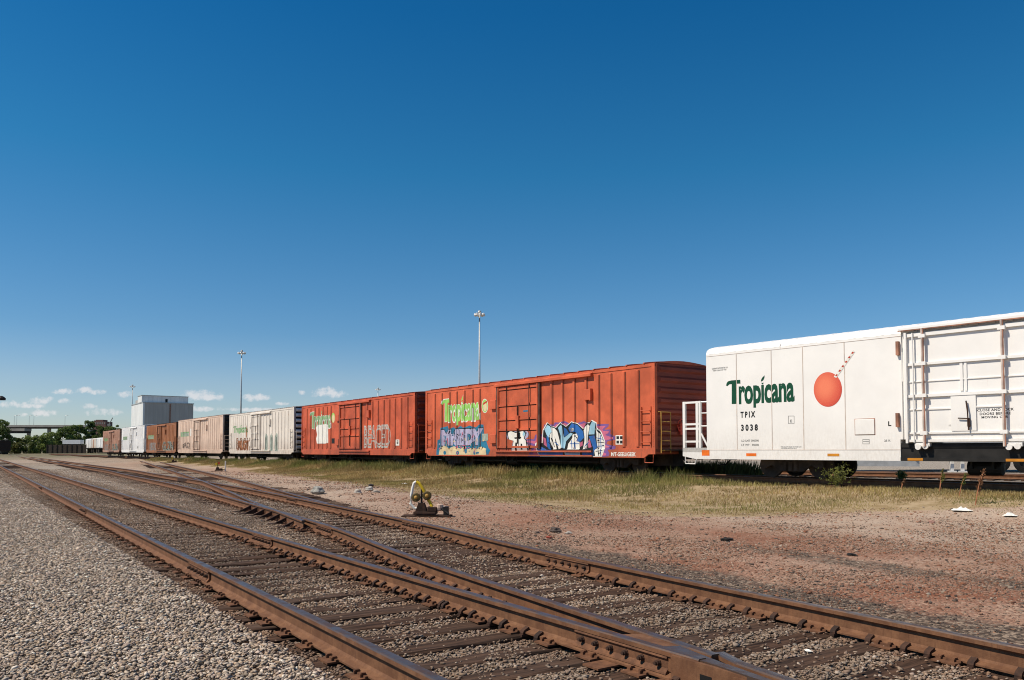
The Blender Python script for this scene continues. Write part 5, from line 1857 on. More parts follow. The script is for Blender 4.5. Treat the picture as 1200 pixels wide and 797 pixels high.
    for x0, x1, y0, y1, mt in ((822.5, 831.5, 527.5, 534, 'refl'), (874.5, 886.3, 531.2, 534.6, 'refl'), (969.7, 983.6, 531.6, 534.8, 'refl_dull')):
        car.decal('reflector', [M[mt]], [car.rect(x0, x1, y0, y1, 0, 1)])
    for x0, x1 in ((1064, 1082), (1179, 1202)):
        rr = MB()
        a, z1 = car.sz(x0, 532); b, z2 = car.sz(x1, 536)
        rr.box(a, b, -0.036, -0.031, z0 + 0.015, z0 + 0.085)
        rr.build('reflector', M['refl_dull'], car.root)
    # DOOR notice
    t1 = z7(400, 502); t2 = z7(552, 488)
    sh = []
    for s_, xa, xb, yb, yt in (('CLOSE AND LOCK', 402, 566, 500, 488), ('DOORS BEFORE', 413, 552, 517, 505), ('MOVING CAR', 421, 540, 532, 521)):
        bx_ = (z7(xa, yb)[0], z7(xb, yb)[0], z7((xa + xb) / 2, yb)[1], z7((xa + xb) / 2, yt)[1])
        vs, fs = text_tris(s_, bold=0.035, spacing=1.1)
        w = fit(vs, bx_)
        sh.append(([(p[0], p[1]) for p in w], fs, 0, 19.6))
    vs, fs = text_tris('SEAL')
    a, z1 = z7(275, 568); b, z2 = z7(298, 560)
    sh.append(([(p[0], p[1]) for p in fit(vs, (a, b, z1, z2))], fs, 0, 19.6))
    car.decal('door_lettering', [M['ink']], sh[:-1], door)
    car.decal('seal_lettering', [M['ink']], sh[-1:], door)
    # end platform with crossover ladder at the left end
    en = MB()
    xl = -1.05
    en.box(xl, 0.0, -0.0, W, z0 + 0.24, z0 + 0.40)
    en.prism([(xl, z0 + 0.10), (-0.5, z0 + 0.0), (0.0, z0 + 0.0), (0.0, z0 + 0.4), (xl, z0 + 0.4)], 'y', -0.0, 0.05)
    en.build('end_platform', m, car.root)
    la = MB()
    for x in (xl + 0.06, -0.42): la.box(x - 0.05, x + 0.05, -0.0, 0.09, z0 + 0.4, z0 + 2.06)
    for x in (-0.30,): la.box(x - 0.04, x + 0.04, 0.0, 0.09, z0 + 0.4, z0 + 2.06)
    for z in (z0 + 0.62, z0 + 1.08, z0 + 1.24, z0 + 2.02): la.box(xl + 0.06, -0.3, 0.01, 0.08, z - 0.035, z + 0.035)
    la.tube([(-0.3, 0.04, z0 + 2.02), (0.02, 0.04, z0 + 2.02)], 0.03, 6); la.tube([(-0.3, 0.04, z0 + 1.62), (0.02, 0.04, z0 + 1.62)], 0.025, 6)
    la.tube([(-0.36, 0.04, z0 + 1.05), (0.0, 0.04, z0 + 0.45)], 0.035, 6)
    la.tube([(-0.3, 0.04, z0 + 1.16), (0.02, 0.04, z0 + 1.16)], 0.03, 6)
    la.build('end_ladder', m, car.root)
    lb = MB()
    for y in (W - 0.1,):
        for x in (xl + 0.06, -0.42): lb.box(x - 0.04, x + 0.04, y, y + 0.08, z0 + 0.4, z0 + 2.06)
        for z in (z0 + 0.8, z0 + 1.24, z0 + 2.02): lb.box(xl + 0.06, -0.42, y + 0.01, y + 0.07, z - 0.03, z + 0.03)
    lb.build('end_ladder', m, car.root)
    stp = MB()
    stp.tube([(xl + 0.1, 0.03, z0 + 0.12), (xl + 0.12, 0.0, z0 - 0.17), (xl + 0.55, 0.0, z0 - 0.17), (xl + 0.6, 0.03, z0 + 0.05)], 0.022, 6)
    stp.build('stirrup_step', m, car.root)
    running_gear(car, inset=2.95)
    return car


white_car = build_white_near()

# ------------------------------------------------------------------ structures and poles beyond the train
def lamp_mast(px, ptop, H, lab):
    Y = FPX * (H - CAMH) / (528 - ptop)
    p = PD(px, ptop, Y)
    t = thing('light_mast', lab, 'light mast', (p[0], Y, 0.1), 0, 'tall floodlight masts behind the train')
    mb = MB(); mb.tube([(0, 0, 0), (0, 0, H * 0.5), (0, 0, H - 0.3)], [0.30, 0.22, 0.13], 10); mb.build('pole', M['galv'], t, True)
    r = MB()
    ring = [(0.75 * math.cos(k * math.pi / 8), 0.75 * math.sin(k * math.pi / 8), H - 0.35) for k in range(17)]
    r.tube(ring, 0.06, 6)
    for k in range(4): r.tube([(0, 0, H - 0.35), (0.75 * math.cos(k * math.pi / 2), 0.75 * math.sin(k * math.pi / 2), H - 0.35)], 0.05, 6)
    r.lathe([(0.3, H - 0.15), (0.42, H), (0.3, H + 0.35), (0.05, H + 0.5)], 10)
    r.build('head_ring', M['galv'], t)
    f = None
    for k in range(8):
        a = k * math.pi / 4 + 0.2
        c = Vector((0.95 * math.cos(a), 0.95 * math.sin(a), H - 0.42))
        if f is None:
            f = MB()
            f.lathe([(0.30, -0.22), (0.34, -0.10), (0.22, 0.08), (0.12, 0.24), (0.0, 0.27)], 12)
            f = f.mesh('floodlight', M['bright_white'])
        o = link('floodlight', f, t); o.location = c; o.rotation_euler = (0.0, 0.5, a)
    return t


for px, pt, H, lab in ((562, 366, 30, 'tall floodlight mast rising behind the nearer orange car'), (283.3, 412, 30, 'tall floodlight mast rising behind the chalky white car'),
                       (155.3, 452, 30, 'floodlight mast standing at the left edge of the grey shed'), (443, 455.5, 30, 'floodlight mast whose head just clears the roof of the scribbled orange car')):
    lamp_mast(px, pt, H, lab)


def corrugated(name, c, var=0.1, pitch=4.0):
    t = NT(name)
    co = t.coord()
    sep = t.N.new('ShaderNodeSeparateXYZ'); t.L.new(co, sep.inputs[0])
    s = t.math('SINE', t.math('MULTIPLY', t.math('ADD', sep.outputs[0], sep.outputs[1]), 2 * math.pi * pitch / 4))
    n = t.noise(t.mapping(co, (0.6, 0.6, 0.15)), 1.0, 5)
    col = t.mix(t.ramp(n, 0.35, 0.68), tuple(x * 0.88 for x in c), c)
    col = t.mix(t.ramp(s, 0.75, 1.0, 0, 0.25), col, tuple(x * 0.6 for x in c))
    t.bump(s, 0.5, 0.05)
    return t.out(col, 0.5, 0.15)


M['shed'] = corrugated('grey_ribbed_cladding', (0.46, 0.43, 0.395))
M['shed_lit'] = corrugated('sunlit_ribbed_cladding', (0.80, 0.80, 0.78))


def build_shed():
    Y0 = 190.0
    c = PD(167.5, 500, Y0)[:2]
    t = thing('metal_shed', 'grey ribbed metal shed rising behind the rusty brown car', 'building', (c[0], c[1], 0.1), math.atan2(QV[1], QV[0]))
    zl = PD(167.5, 472, Y0)[2] - 0.1; zu = PD(167.5, 463.3, Y0)[2] - 0.1
    w, d = 11.4, 15.0
    mb = MB(); mb.box(0, w, 0, d, 0, zl); mb.build('wall', M['shed'], t)
    mb = MB(); mb.box(-0.06, -0.005, 0, d, 0, zl); mb.box(-0.08, 0.3, -0.06, -0.005, 0, zl); mb.build('wall', M['shed_lit'], t)  # paler sheet over the left wall puts its sunlight into the colour
    mb = MB(); mb.box(-0.15, w + 0.15, -0.15, d + 0.1, zl + 0.001, zl + 0.22); mb.build('roof', M['galv'], t)
    up = MB(); up.box(-0.2, w - 1.0, 1.0, d - 9.0, zl + 0.22, zu); up.build('upper_storey', M['shed_lit'], t)
    up = MB(); up.box(0.5, w - 2.0, 6.1, d - 2.0, zl + 0.22, zu - 0.6); up.build('upper_storey', M['shed'], t)
    up = MB(); up.box(-0.3, w - 0.9, 0.9, d - 8.9, zu + 0.001, zu + 0.15); up.build('parapet', M['galv'], t)
    dp = MB(); dp.tube([(6.0, -0.12, 0), (6.0, -0.12, zl - 0.1)], 0.13, 8); dp.build('downpipe', M['rusty_bar'], t)
    vt = MB(); vt.box(5.1, 5.6, 0.85, 0.999, zl + 0.3, zl + 1.1); vt.build('vent', M['ink'], t)


build_shed()


def build_far():
    # motorway viaduct, far left
    Y = 620.0
    t = thing('road_viaduct', 'double-deck concrete road viaduct crossing far off behind the trees', 'bridge', (0, 0, 0))
    xa, xb = PD(-60, 500, Y)[0], PD(100, 500, Y)[0]
    zf = lambda y: PD(50, y, Y)[2]
    mb = MB(); mb.box(xa, xb, Y, Y + 9, zf(500.6), zf(498.2)); mb.build('deck', M['concrete'], t)
    mb = MB(); mb.box(xa, xb - 40, Y - 12, Y - 3, zf(505.6), zf(502.6)); mb.build('deck', M['concrete'], t)
    g = MB(); g.box(xa, xb, Y + 0.6, Y + 8.4, zf(502.2), zf(500.6) - 0.01); g.box(xa, xb - 40, Y - 11.4, Y - 3.6, zf(508), zf(505.6) - 0.01); g.build('girder', M['understeel'], t)
    for k in range(7):
        p = MB(); x = xa + 12 + k * 16
        p.box(x - 1, x + 1, Y + 3, Y + 5, 0, zf(502.2) - 0.01); p.build('pier', M['concrete'], t)
    pk = ['leftmost', 'second from the left', 'middle', 'fourth from the left', 'rightmost']
    for k, px in enumerate((16.5, 19.5, 34, 39.5, 76)):
        q = thing('street_lamp', 'far thin street lamp on the viaduct, %s of five' % pk[k], 'street lamp', (PD(px, 500, Y + 0.3)[0], Y + 0.3, zf(498.2)), 0, 'street lamps on the viaduct')
        m_ = MB(); hh = zf(487) - zf(498.2)
        m_.tube([(0, 0, 0), (0, 0, hh)], [0.14, 0.1], 6); m_.tube([(0, 0, hh), (1.6, 0, hh + 0.2)], 0.09, 6); m_.build('pole', M['galv'], q)
        m_ = MB(); m_.box(1.3, 2.4, -0.2, 0.2, hh + 0.1, hh + 0.3); m_.build('lamp_head', M['galv'], q)
    # brick block and a crane above the trees
    Yb = 700.0
    t = thing('brick_building', 'distant dark brick building showing above the treetops', 'building', (PD(116, 498, Yb)[0], Yb, 0))
    w = PD(124, 498, Yb)[0] - PD(108.5, 498, Yb)[0]
    z1 = PD(116, 494.0, Yb)[2]
    mb = MB(); mb.box(-w / 2, w / 2, 0, 12, 0, z1); mb.box(-w * 0.3, w * 0.25, 1, 9, z1, z1 + 1.6); mb.box(-w * 0.45, -w * 0.38, 1, 4, z1, z1 + 1.0)
    mb.build('wall', plain('dark_brick', (0.16, 0.09, 0.075), 0.9, var=0.3), t)
    for k in range(6):
        wn = MB(); x = -w * 0.42 + k * w * 0.84 / 5; wn.box(x - 0.5, x + 0.5, -0.06, -0.003, z1 - 2.4, z1 - 0.7); wn.build('window', M['ink_grey'], t)
    t = thing('crane', 'thin crane jib slanting up beside the distant brick building', 'crane', (PD(128, 500, Yb)[0], Yb, 0))
    mb = MB(); a = PD(128, 497, Yb); b = PD(132, 489.5, Yb)
    mb.tube([(0, 0, a[2]), (b[0] - a[0], 0, b[2])], 0.35, 6); mb.build('jib', M['ink_grey'], t)
    mb = MB(); mb.tube([(0, 0, 0), (0, 0, a[2])], 0.5, 6); mb.box(-1.2, 1.0, -1, 1, a[2] - 1.5, a[2] + 0.2); mb.build('mast', M['ink_grey'], t)
    # dark board fence beyond the last tracks
    Yf = 300.0
    t = thing('board_fence', 'long dark board fence at the far end of the yard', 'fence', (PD(55, 527, Yf)[0], Yf, 0.0))
    x1 = PD(101, 527, Yf)[0] - PD(55, 527, Yf)[0]
    mb = MB()
    zt = PD(70, 521.3, Yf)[2]
    k = 0.0
    while k < x1:
        mb.box(k, k + 0.36, 0, 0.05, 0.0, zt + random.uniform(-0.06, 0.06)); k += 0.38
    mb.build('boards', plain('dark_stained_board', (0.06, 0.047, 0.036), 0.9, var=0.4), t)
    for k in range(9):
        po = MB(); po.box(x1 * k / 8 - 0.1, x1 * k / 8 + 0.1, -0.16, -0.005, 0, zt + 0.15); po.build('post', M['understeel'], t)
    # white trailer box behind the fence
    Yt = 308.0
    a, b = PD(73.3, 515.5, Yt), PD(94.3, 515.5, Yt)
    t = thing('box_trailer', 'white box trailer parked behind the dark board fence', 'trailer', (a[0], Yt, 0))
    mb = MB(); mb.box(0, b[0] - a[0], 0, 2.6, PD(80, 520.4, Yt)[2], a[2]); mb.build('body', M['bright_white'], t)
    mb = MB()
    for s in (1.0, 2.3): mb.lathe([(0.5, 0), (0.5, 2.4)], 14, 0, Matrix.Translation((s, 2.5, 0.5)) @ Matrix.Rotation(math.radians(90), 4, 'X'))
    mb.box(0.3, b[0] - a[0] - 0.3, 0.8, 1.8, 0.9, PD(80, 520.4, Yt)[2] - 0.01); mb.build('running_gear', M['black'], t)
    # dark boxcar standing at the left edge
    Yd = 258.0
    c = PD(12.8, 520, Yd)
    t = thing('boxcar', 'dark boxcar in shadow at the left edge, in front of the trees', 'rail car', (c[0], Yd, 0.15), math.atan2(QV[1], QV[0]))
    mb = MB(); mb.prism([(-3.1, 0.9), (0, 0.9), (0, 4.2), (-0.6, 4.45), (-2.5, 4.45), (-3.1, 4.2)], 'y', 0, 15)
    mb.build('body', plain('dark_brown_car_paint', (0.035, 0.02, 0.015), 0.7, var=0.3), t)
    mb = MB()
    for k in range(6): mb.box(-2.9, -0.2, -0.08, -0.001, 1.2 + k * 0.5, 1.42 + k * 0.5)
    mb.build('end_wall', plain('dark_brown_end_paint', (0.03, 0.018, 0.014), 0.7), t)
    mb = MB(); mb.box(-2.6, -0.4, 0.3, 14.7, 0.35, 0.89)
    for s in (2, 13): mb.box(-2.4, -0.6, s - 1.2, s + 1.2, -0.1, 0.4)
    mb.build('underframe', M['understeel'], t)
    mb = MB(); mb.box(-3.2, 0.1, -0.1, 15.1, 4.2, 4.26); mb.build('running_board', M['understeel'], t)
    # utility pole just outside the left edge, its lamp reaching into the picture
    p = PD(-9, 538, 94)
    t = thing('yard_lamp', 'dark yard lamp reaching in at the left edge of the picture', 'lamp post', (p[0], 94, -0.2))
    ztop = PD(0, 466.5, 94)[2] + 0.2
    mb = MB(); mb.tube([(0, 0, 0), (0, 0, ztop + 0.6)], [0.16, 0.11], 8); mb.build('pole', M['understeel'], t)
    mb = MB(); mb.tube([(0, 0, ztop + 0.2), (0.9, 0, ztop + 0.15)], 0.05, 6); mb.build('arm', M['understeel'], t)
    mb = MB(); mb.lathe([(0.45, -0.25), (0.48, -0.05), (0.3, 0.15), (0.1, 0.25)], 12, 0, Matrix.Translation((0.85, 0, ztop))); mb.build('lamp_shade', M['black'], t)


build_far()


def build_trailers():
    """road trailers parked beyond the train; only their running gear shows under the white car"""
    for k, (px, Y, lab) in enumerate(((1016, 43, 'grey road trailer behind the white car, wheels showing under its side'), (1128, 44, 'road trailer with red and white striped guard, seen under the door'))):
        c = PD(px, 545, Y)
        t = thing('road_trailer', lab, 'trailer', (c[0], Y, 0.12), -0.25, 'road trailers parked beyond the train')
        b = MB(); b.box(-3.5, 8.5, 0, 2.5, 1.15, 3.0); b.build('body', M['galv'], t)
        g = MB(); g.box(-2.8, 2.6, 0.05, 0.12, 0.28, 0.72) if k == 0 else g.box(3.0, 4.5, 0.05, 0.12, 0.3, 0.7)
        g.build('side_guard', M['galv'], t)
        st = MB()
        for j in range(14): st.box(2.4 + j * 0.3 if k == 0 else -2.2 + j * 0.32, 2.4 + (j + 1) * 0.3 - 0.002 if k == 0 else -2.2 + (j + 1) * 0.32 - 0.002, -0.02, 0.03, 0.60, 0.72, j % 2)
        st.build('reflective_strip', [M['red'], M['offwhite']], t)
        lg = MB()
        for s in (4.2, 4.7): lg.box(s - 0.08, s + 0.08, 0.15, 0.35, 0.0, 1.14); lg.box(s - 0.2, s + 0.2, 0.1, 0.4, -0.02, 0.06)
        lg.build('landing_leg', M['bright_white'], t)
        for s in (6.4, 7.6):
            w = MB(); w.lathe([(0.5, 0), (0.52, 0.06), (0.52, 0.24), (0.3, 0.3), (0.25, 0.2)], 18, 0, Matrix.Translation((s, 0.3, 0.52)) @ Matrix.Rotation(math.radians(90), 4, 'X')); w.build('wheel', M['black'], t)


build_trailers()

# ------------------------------------------------------------------ trees
def leaf_mesh(name, centers, size, tones, flat=0.5):
    n = len(centers)
    a = rng.normal(size=(n, 3)); a /= np.linalg.norm(a, axis=1)[:, None]
    b = rng.normal(size=(n, 3)); b -= a * (a * b).sum(1)[:, None]; b /= np.linalg.norm(b, axis=1)[:, None]
    s = size[:, None]
    V = np.stack([centers - a * s, centers - b * s * 0.55, centers + a * s, centers + b * s * 0.55], 1)
    me = bpy.data.meshes.new(name)
    me.vertices.add(4 * n); me.vertices.foreach_set('co', V.astype(np.float32).ravel())
    me.loops.add(4 * n); me.loops.foreach_set('vertex_index', np.arange(4 * n, dtype=np.int32))
    me.polygons.add(n); me.polygons.foreach_set('loop_start', np.arange(0, 4 * n, 4, dtype=np.int32))
    me.update(calc_edges=True)
    ca = me.color_attributes.new('tone', 'FLOAT_COLOR', 'POINT')
    ca.data.foreach_set('color', np.repeat(np.c_[tones, np.ones(n)], 4, 0).astype(np.float32).ravel())
    me.materials.append(M['leafy'])
    return me


def tree(px, ptop, w_px, Y, lab, tone, low=0.12, name='tree', dens=1.0, group='trees at the far end of the yard'):
    top = PD(px, ptop + (1.6 if name == 'tree' else 0.0), Y)
    H = top[2]
    W = w_px / FPX * Y / 2
    t = thing(name, lab, 'tree' if name == 'tree' else 'shrub', (top[0], Y, 0), 0, group)
    tr = MB()
    tr.tube([(0, 0, 0), (0.1, 0, H * 0.35), (-0.1, 0.1, H * 0.75)], [H * 0.025 + 0.05, H * 0.018 + 0.03, 0.05], 7)
    for k in range(5):
        a = rng.uniform(0, 6.28); z = H * rng.uniform(0.25, 0.55)
        tr.tube([(0, 0, z), (W * 0.5 * math.cos(a), W * 0.5 * math.sin(a), z + H * 0.2)], [0.09, 0.04], 5)
    tr.build('trunk' if name == 'tree' else 'stem', M['understeel'], t)
    n_c = 34
    cs, zs = [], []
    for k in range(n_c):
        zz = rng.uniform(low, 0.95)
        rad = W * math.sqrt(max(0.05, 1 - ((zz - 0.45) / 0.58) ** 2)) * rng.uniform(0.35, 0.95)
        a = rng.uniform(0, 6.28)
        cs.append((rad * math.cos(a), rad * math.sin(a) * 0.8, zz * H))
    cs = np.array(cs)
    n = int(4200 * dens)
    idx = rng.integers(0, n_c, n)
    rad = W * 0.36 * rng.uniform(0.6, 1.2, n_c)
    d = rng.normal(size=(n, 3)); d /= np.linalg.norm(d, axis=1)[:, None]
    cen = cs[idx] + d * (rad[idx] * rng.uniform(0.35, 1.0, n) ** 0.6)[:, None] * np.array([1, 1, 0.75])
    cen[:, 2] = np.clip(cen[:, 2], 0.05, H * 1.02)
    clump = rng.uniform(0.75, 1.35, n_c)[idx][:, None]
    tones = np.array(tone)[None] * clump * rng.uniform(0.75, 1.25, (n, 1))
    link('crown' if name == 'tree' else 'foliage', leaf_mesh('crown', cen, rng.uniform(0.03, 0.06, n) * W + 0.14, tones), t)


G1, G2, G3 = (0.13, 0.18, 0.05), (0.17, 0.215, 0.06), (0.11, 0.155, 0.045)
for a in ((5, 490.5, 24, 285, 'tall dark tree behind the boxcar at the left edge', G3), (-14, 487, 26, 300, 'dark tree partly cut off by the left edge', G3),
          (62, 505, 22, 330, 'round tree in front of the viaduct, left of the tall row', G2), (74, 499, 20, 335, 'bushy tree where the viaduct meets the tall row', G1),
          (86, 497, 20, 340, 'dense dark tree left of the tallest treetop', G1), (95, 495, 18, 345, 'mid green tree next to the tallest treetop', G2),
          (104, 490.5, 17, 350, 'tallest treetop of the row, left of the brick building', G3), (116, 497.5, 18, 340, 'broad dark tree in front of the brick building', G3),
          (127, 496.5, 18, 345, 'dark tree under the crane jib', G1), (136, 495.5, 14, 350, 'tree at the right end of the row, above the pinkish car', G1),
          (54, 510, 18, 320, 'low rounded tree under the viaduct', G2),):
    tree(*a)
for a in ((24, 513, 18, 300, 'low yellowish shrub just right of the dark boxcar', (0.10, 0.12, 0.03)), (36, 511, 20, 305, 'low green shrub under the lower viaduct deck', G2), (48, 510.5, 20, 312, 'low green shrub left of the board fence', G2),
          (64, 513, 18, 345, 'shrub standing over the left end of the fence', G1), (84, 511, 18, 350, 'shrub above the white trailer', G2), (97, 512, 16, 350, 'shrub by the last far boxcar', G1), (112, 508, 20, 352, 'shrub above the far white boxcars', G3),
          (17, 519, 14, 296, 'pale weedy shrub at the end of the leftmost track', (0.14, 0.14, 0.04))):
    tree(*a, low=0.05, name='shrub', dens=0.7, group='shrubs at the far end of the yard')

# ------------------------------------------------------------------ grass and weeds
def build_grass():
    n = 420000
    tt = rng.uniform(-12, 110, n)
    ge = grass_edge(tt)
    qmax = np.interp(tt, [8, 16, 20, 24], [22.6, 22.2, 21.9, 21.9])
    qq = ge - 0.9 + (qmax - ge + 0.9) * rng.random(n)
    x = tt * DV[0] + qq * QV[0]; y = tt * DV[1] + qq * QV[1]
    k = (np.abs(x) < 0.66 * y + 3) & (y > 12) & (y < 105)
    edge = sstep(-0.9, 1.6, qq - ge)
    pat = vnoise(x, y, 1.6, 41) * 0.6 + vnoise(x, y, 0.5, 42) * 0.4
    k &= rng.random(n) < np.clip(edge * 1.1 * sstep(0.34, 0.60, pat + 0.12 * edge), 0, 1) * np.interp(y, [18, 40, 80, 105], [1, 0.75, 0.45, 0.3])
    x, y, qq, pat, ge = x[k], y[k], qq[k], pat[k], ge[k]
    n = len(x)
    z = ground_z(x, y) - 0.01
    deep = sstep(0.0, 4.5, qq - ge)
    hgt = rng.uniform(0.03, 0.115, n) * (0.4 + 0.85 * deep) * (0.5 + 1.0 * pat) * (0.7 + 0.7 * vnoise(x, y, 3.0, 43)) * (1 + 2.9 * sstep(19.5, 21.2, qq) * sstep(17.5, 22, x * DV[0] + y * DV[1]))
    wdt = np.interp(y, [15, 30, 60, 100], [0.007, 0.012, 0.024, 0.04]) * rng.uniform(0.7, 1.3, n)
    a = rng.uniform(0, 6.283, n)
    lean = hgt * rng.uniform(0.1, 0.9, n); la = rng.uniform(0, 6.283, n)
    b0 = np.c_[x - wdt * np.cos(a), y - wdt * np.sin(a), z]; b1 = np.c_[x + wdt * np.cos(a), y + wdt * np.sin(a), z]
    tip = np.c_[x + lean * np.cos(la), y + lean * np.sin(la), z + hgt]
    V = np.stack([b0, b1, tip], 1)
    green = np.clip(sstep(0.55, 0.85, vnoise(x, y, 2.6, 44)) * 0.55 + 0.22 * sstep(0.4, 0.7, vnoise(x, y, 0.9, 47)) + 0.8 * sstep(19.6, 21.2, qq) * sstep(16, 22, x * DV[0] + y * DV[1]) * sstep(0.3, 0.6, vnoise(x, y, 1.4, 45)) + 0.25 * (rng.random(n) - 0.5), 0, 1)[:, None]
    dry = np.array([[0.40, 0.305, 0.125], [0.33, 0.245, 0.095], [0.46, 0.37, 0.175], [0.30, 0.185, 0.08]])[rng.integers(0, 4, n)]
    grn = np.array([[0.19, 0.20, 0.055], [0.14, 0.17, 0.04], [0.24, 0.23, 0.07]])[rng.integers(0, 3, n)]
    tone = (dry * (1 - green) + grn * green) * (0.7 + 0.6 * vnoise(x, y, 1.1, 48))[:, None] * rng.uniform(0.75, 1.2, (n, 1))
    nb = 60000
    tb = rng.uniform(21.0, 75, nb); qb = rng.uniform(25.4, 27.6, nb)
    xb_, yb_ = tb * DV[0] + qb * QV[0], tb * DV[1] + qb * QV[1]
    hb = rng.uniform(0.3, 0.85, nb) * (0.5 + 0.7 * vnoise(xb_, yb_, 1.5, 61)); ab = rng.uniform(0, 6.283, nb); wb = np.interp(yb_, [20, 70], [0.03, 0.07])
    zb_ = ground_z(xb_, yb_) - 0.01
    Vb = np.stack([np.c_[xb_ - wb * np.cos(ab), yb_ - wb * np.sin(ab), zb_], np.c_[xb_ + wb * np.cos(ab), yb_ + wb * np.sin(ab), zb_],
                   np.c_[xb_ + 0.3 * hb * np.cos(2 * ab), yb_ + 0.3 * hb * np.sin(2 * ab), zb_ + hb]], 1)
    V = np.concatenate([V, Vb]); tone = np.concatenate([tone, np.array([[0.09, 0.10, 0.03]]) * rng.uniform(0.6, 1.3, (nb, 1))]); n += nb
    me = bpy.data.meshes.new('grass')
    me.vertices.add(3 * n); me.vertices.foreach_set('co', V.astype(np.float32).ravel())
    me.loops.add(3 * n); me.loops.foreach_set('vertex_index', np.arange(3 * n, dtype=np.int32))
    me.polygons.add(n); me.polygons.foreach_set('loop_start', np.arange(0, 3 * n, 3, dtype=np.int32))
    me.update(calc_edges=True)
    ca = me.color_attributes.new('tone', 'FLOAT_COLOR', 'POINT')
    ca.data.foreach_set('color', np.repeat(np.c_[tone, np.ones(n)], 3, 0).astype(np.float32).ravel())
    me.materials.append(M['blade'])
    o = link('grass', me); o['kind'] = 'stuff'; tag(o, 'dry olive grass growing along the parked train', 'grass')


build_grass()


def weed(px, py, h, w, lab, tone, spiky=False, z=None, n=420):
    p = on_ground(px, py)
    zg = float(ground_z(p[0], p[1]))
    t = thing('weed', lab, 'weed', (p[0], p[1], zg), 0, 'weeds growing beside the train')
    st = MB()
    ns = 9 if not spiky else 2
    tips = []
    for k in range(ns):
        a = rng.uniform(0, 6.28); r = w * (rng.uniform(0.1, 0.5) if not spiky else 0.1)
        tip = (r * math.cos(a) + (0.22 * h if spiky else 0), r * math.sin(a), h * rng.uniform(0.6, 1.0))
        st.tube([(0, 0, 0), (tip[0] * 0.4, tip[1] * 0.4, tip[2] * 0.55), tip], [0.014, 0.01, 0.006], 5)
        tips.append(tip)
    st.build('stem', M['rust_tag'] if spiky else M['leafy_stem'], t)
    tp = np.array(tips)
    idx = rng.integers(0, ns, n)
    f = rng.uniform(0.25 if not spiky else 0.55, 1.0, n)
    c = tp[idx] * f[:, None] + rng.normal(size=(n, 3)) * np.array([w * 0.13, w * 0.13, h * 0.04]) * (1 if not spiky else 0.4)
    c[:, 2] = np.clip(c[:, 2], 0.02, h * 1.08)
    tones = np.array(tone)[None] * rng.uniform(0.6, 1.35, (n, 1))
    link('leaves', leaf_mesh('leaves', c, rng.uniform(0.02, 0.055, n) * (0.7 if spiky else 1), tones), t)


M['leafy_stem'] = plain('green_stem', (0.10, 0.11, 0.04), 0.7)
YG, DG, LG, BR = (0.17, 0.18, 0.045), (0.065, 0.09, 0.022), (0.12, 0.16, 0.04), (0.22, 0.115, 0.06)
for a in ((981, 572, 0.75, 0.9, 'yellow-green weed below the fruit print of the white car', YG), (491, 548, 0.95, 1.3, 'dark green bush in the gap between the orange cars', DG),
          (612, 549, 0.7, 1.1, 'green weed under the door of the nearer orange car', LG), (627, 553, 0.5, 0.7, 'small bright weed right of the orange door', LG),
          (742, 556, 0.55, 0.9, 'bright green weed near the right end of the nearer orange car', LG), (594, 549, 0.7, 0.6, 'brownish weed left of the orange door', BR),
          (532, 547, 0.5, 1.0, 'low green weed below the lavender graffiti', LG), (470, 548, 0.5, 0.9, 'low green weed under the scribbled orange car', LG),
          (330, 541, 0.95, 2.6, 'tall green weeds at the right end of the chalky white car', LG), (400, 545, 0.6, 1.4, 'green weed left under the scribbled orange car', YG),
          (437, 547, 0.5, 1.0, 'weed below the middle of the scribbled orange car', LG), (1055, 566, 0.45, 0.4, 'small weed below the black door sill', YG),
          (305, 540, 0.7, 2.0, 'pale green weeds along the chalky white car', YG), (127, 531, 1.6, 2.0, 'olive bush in front of the pinkish end car', (0.07, 0.065, 0.03)),
          (705, 556, 0.4, 0.8, 'low weed below the big blue graffiti', LG)):
    weed(*a)
for a in ((1101, 576, 0.62, 0.3, 'upright seed stalk below the white door, left of two taller ones', YG, True), (1124, 582, 0.80, 0.3, 'tall leaning green seed stalk below the white door', LG, True),
          (1143, 592, 0.85, 0.4, 'tall leaning brown seed stalk in the grass at the right', BR, True), (1056, 574, 0.4, 0.3, 'short brown stalk left of the seed stalks', BR, True)):
    weed(*a, n=130)

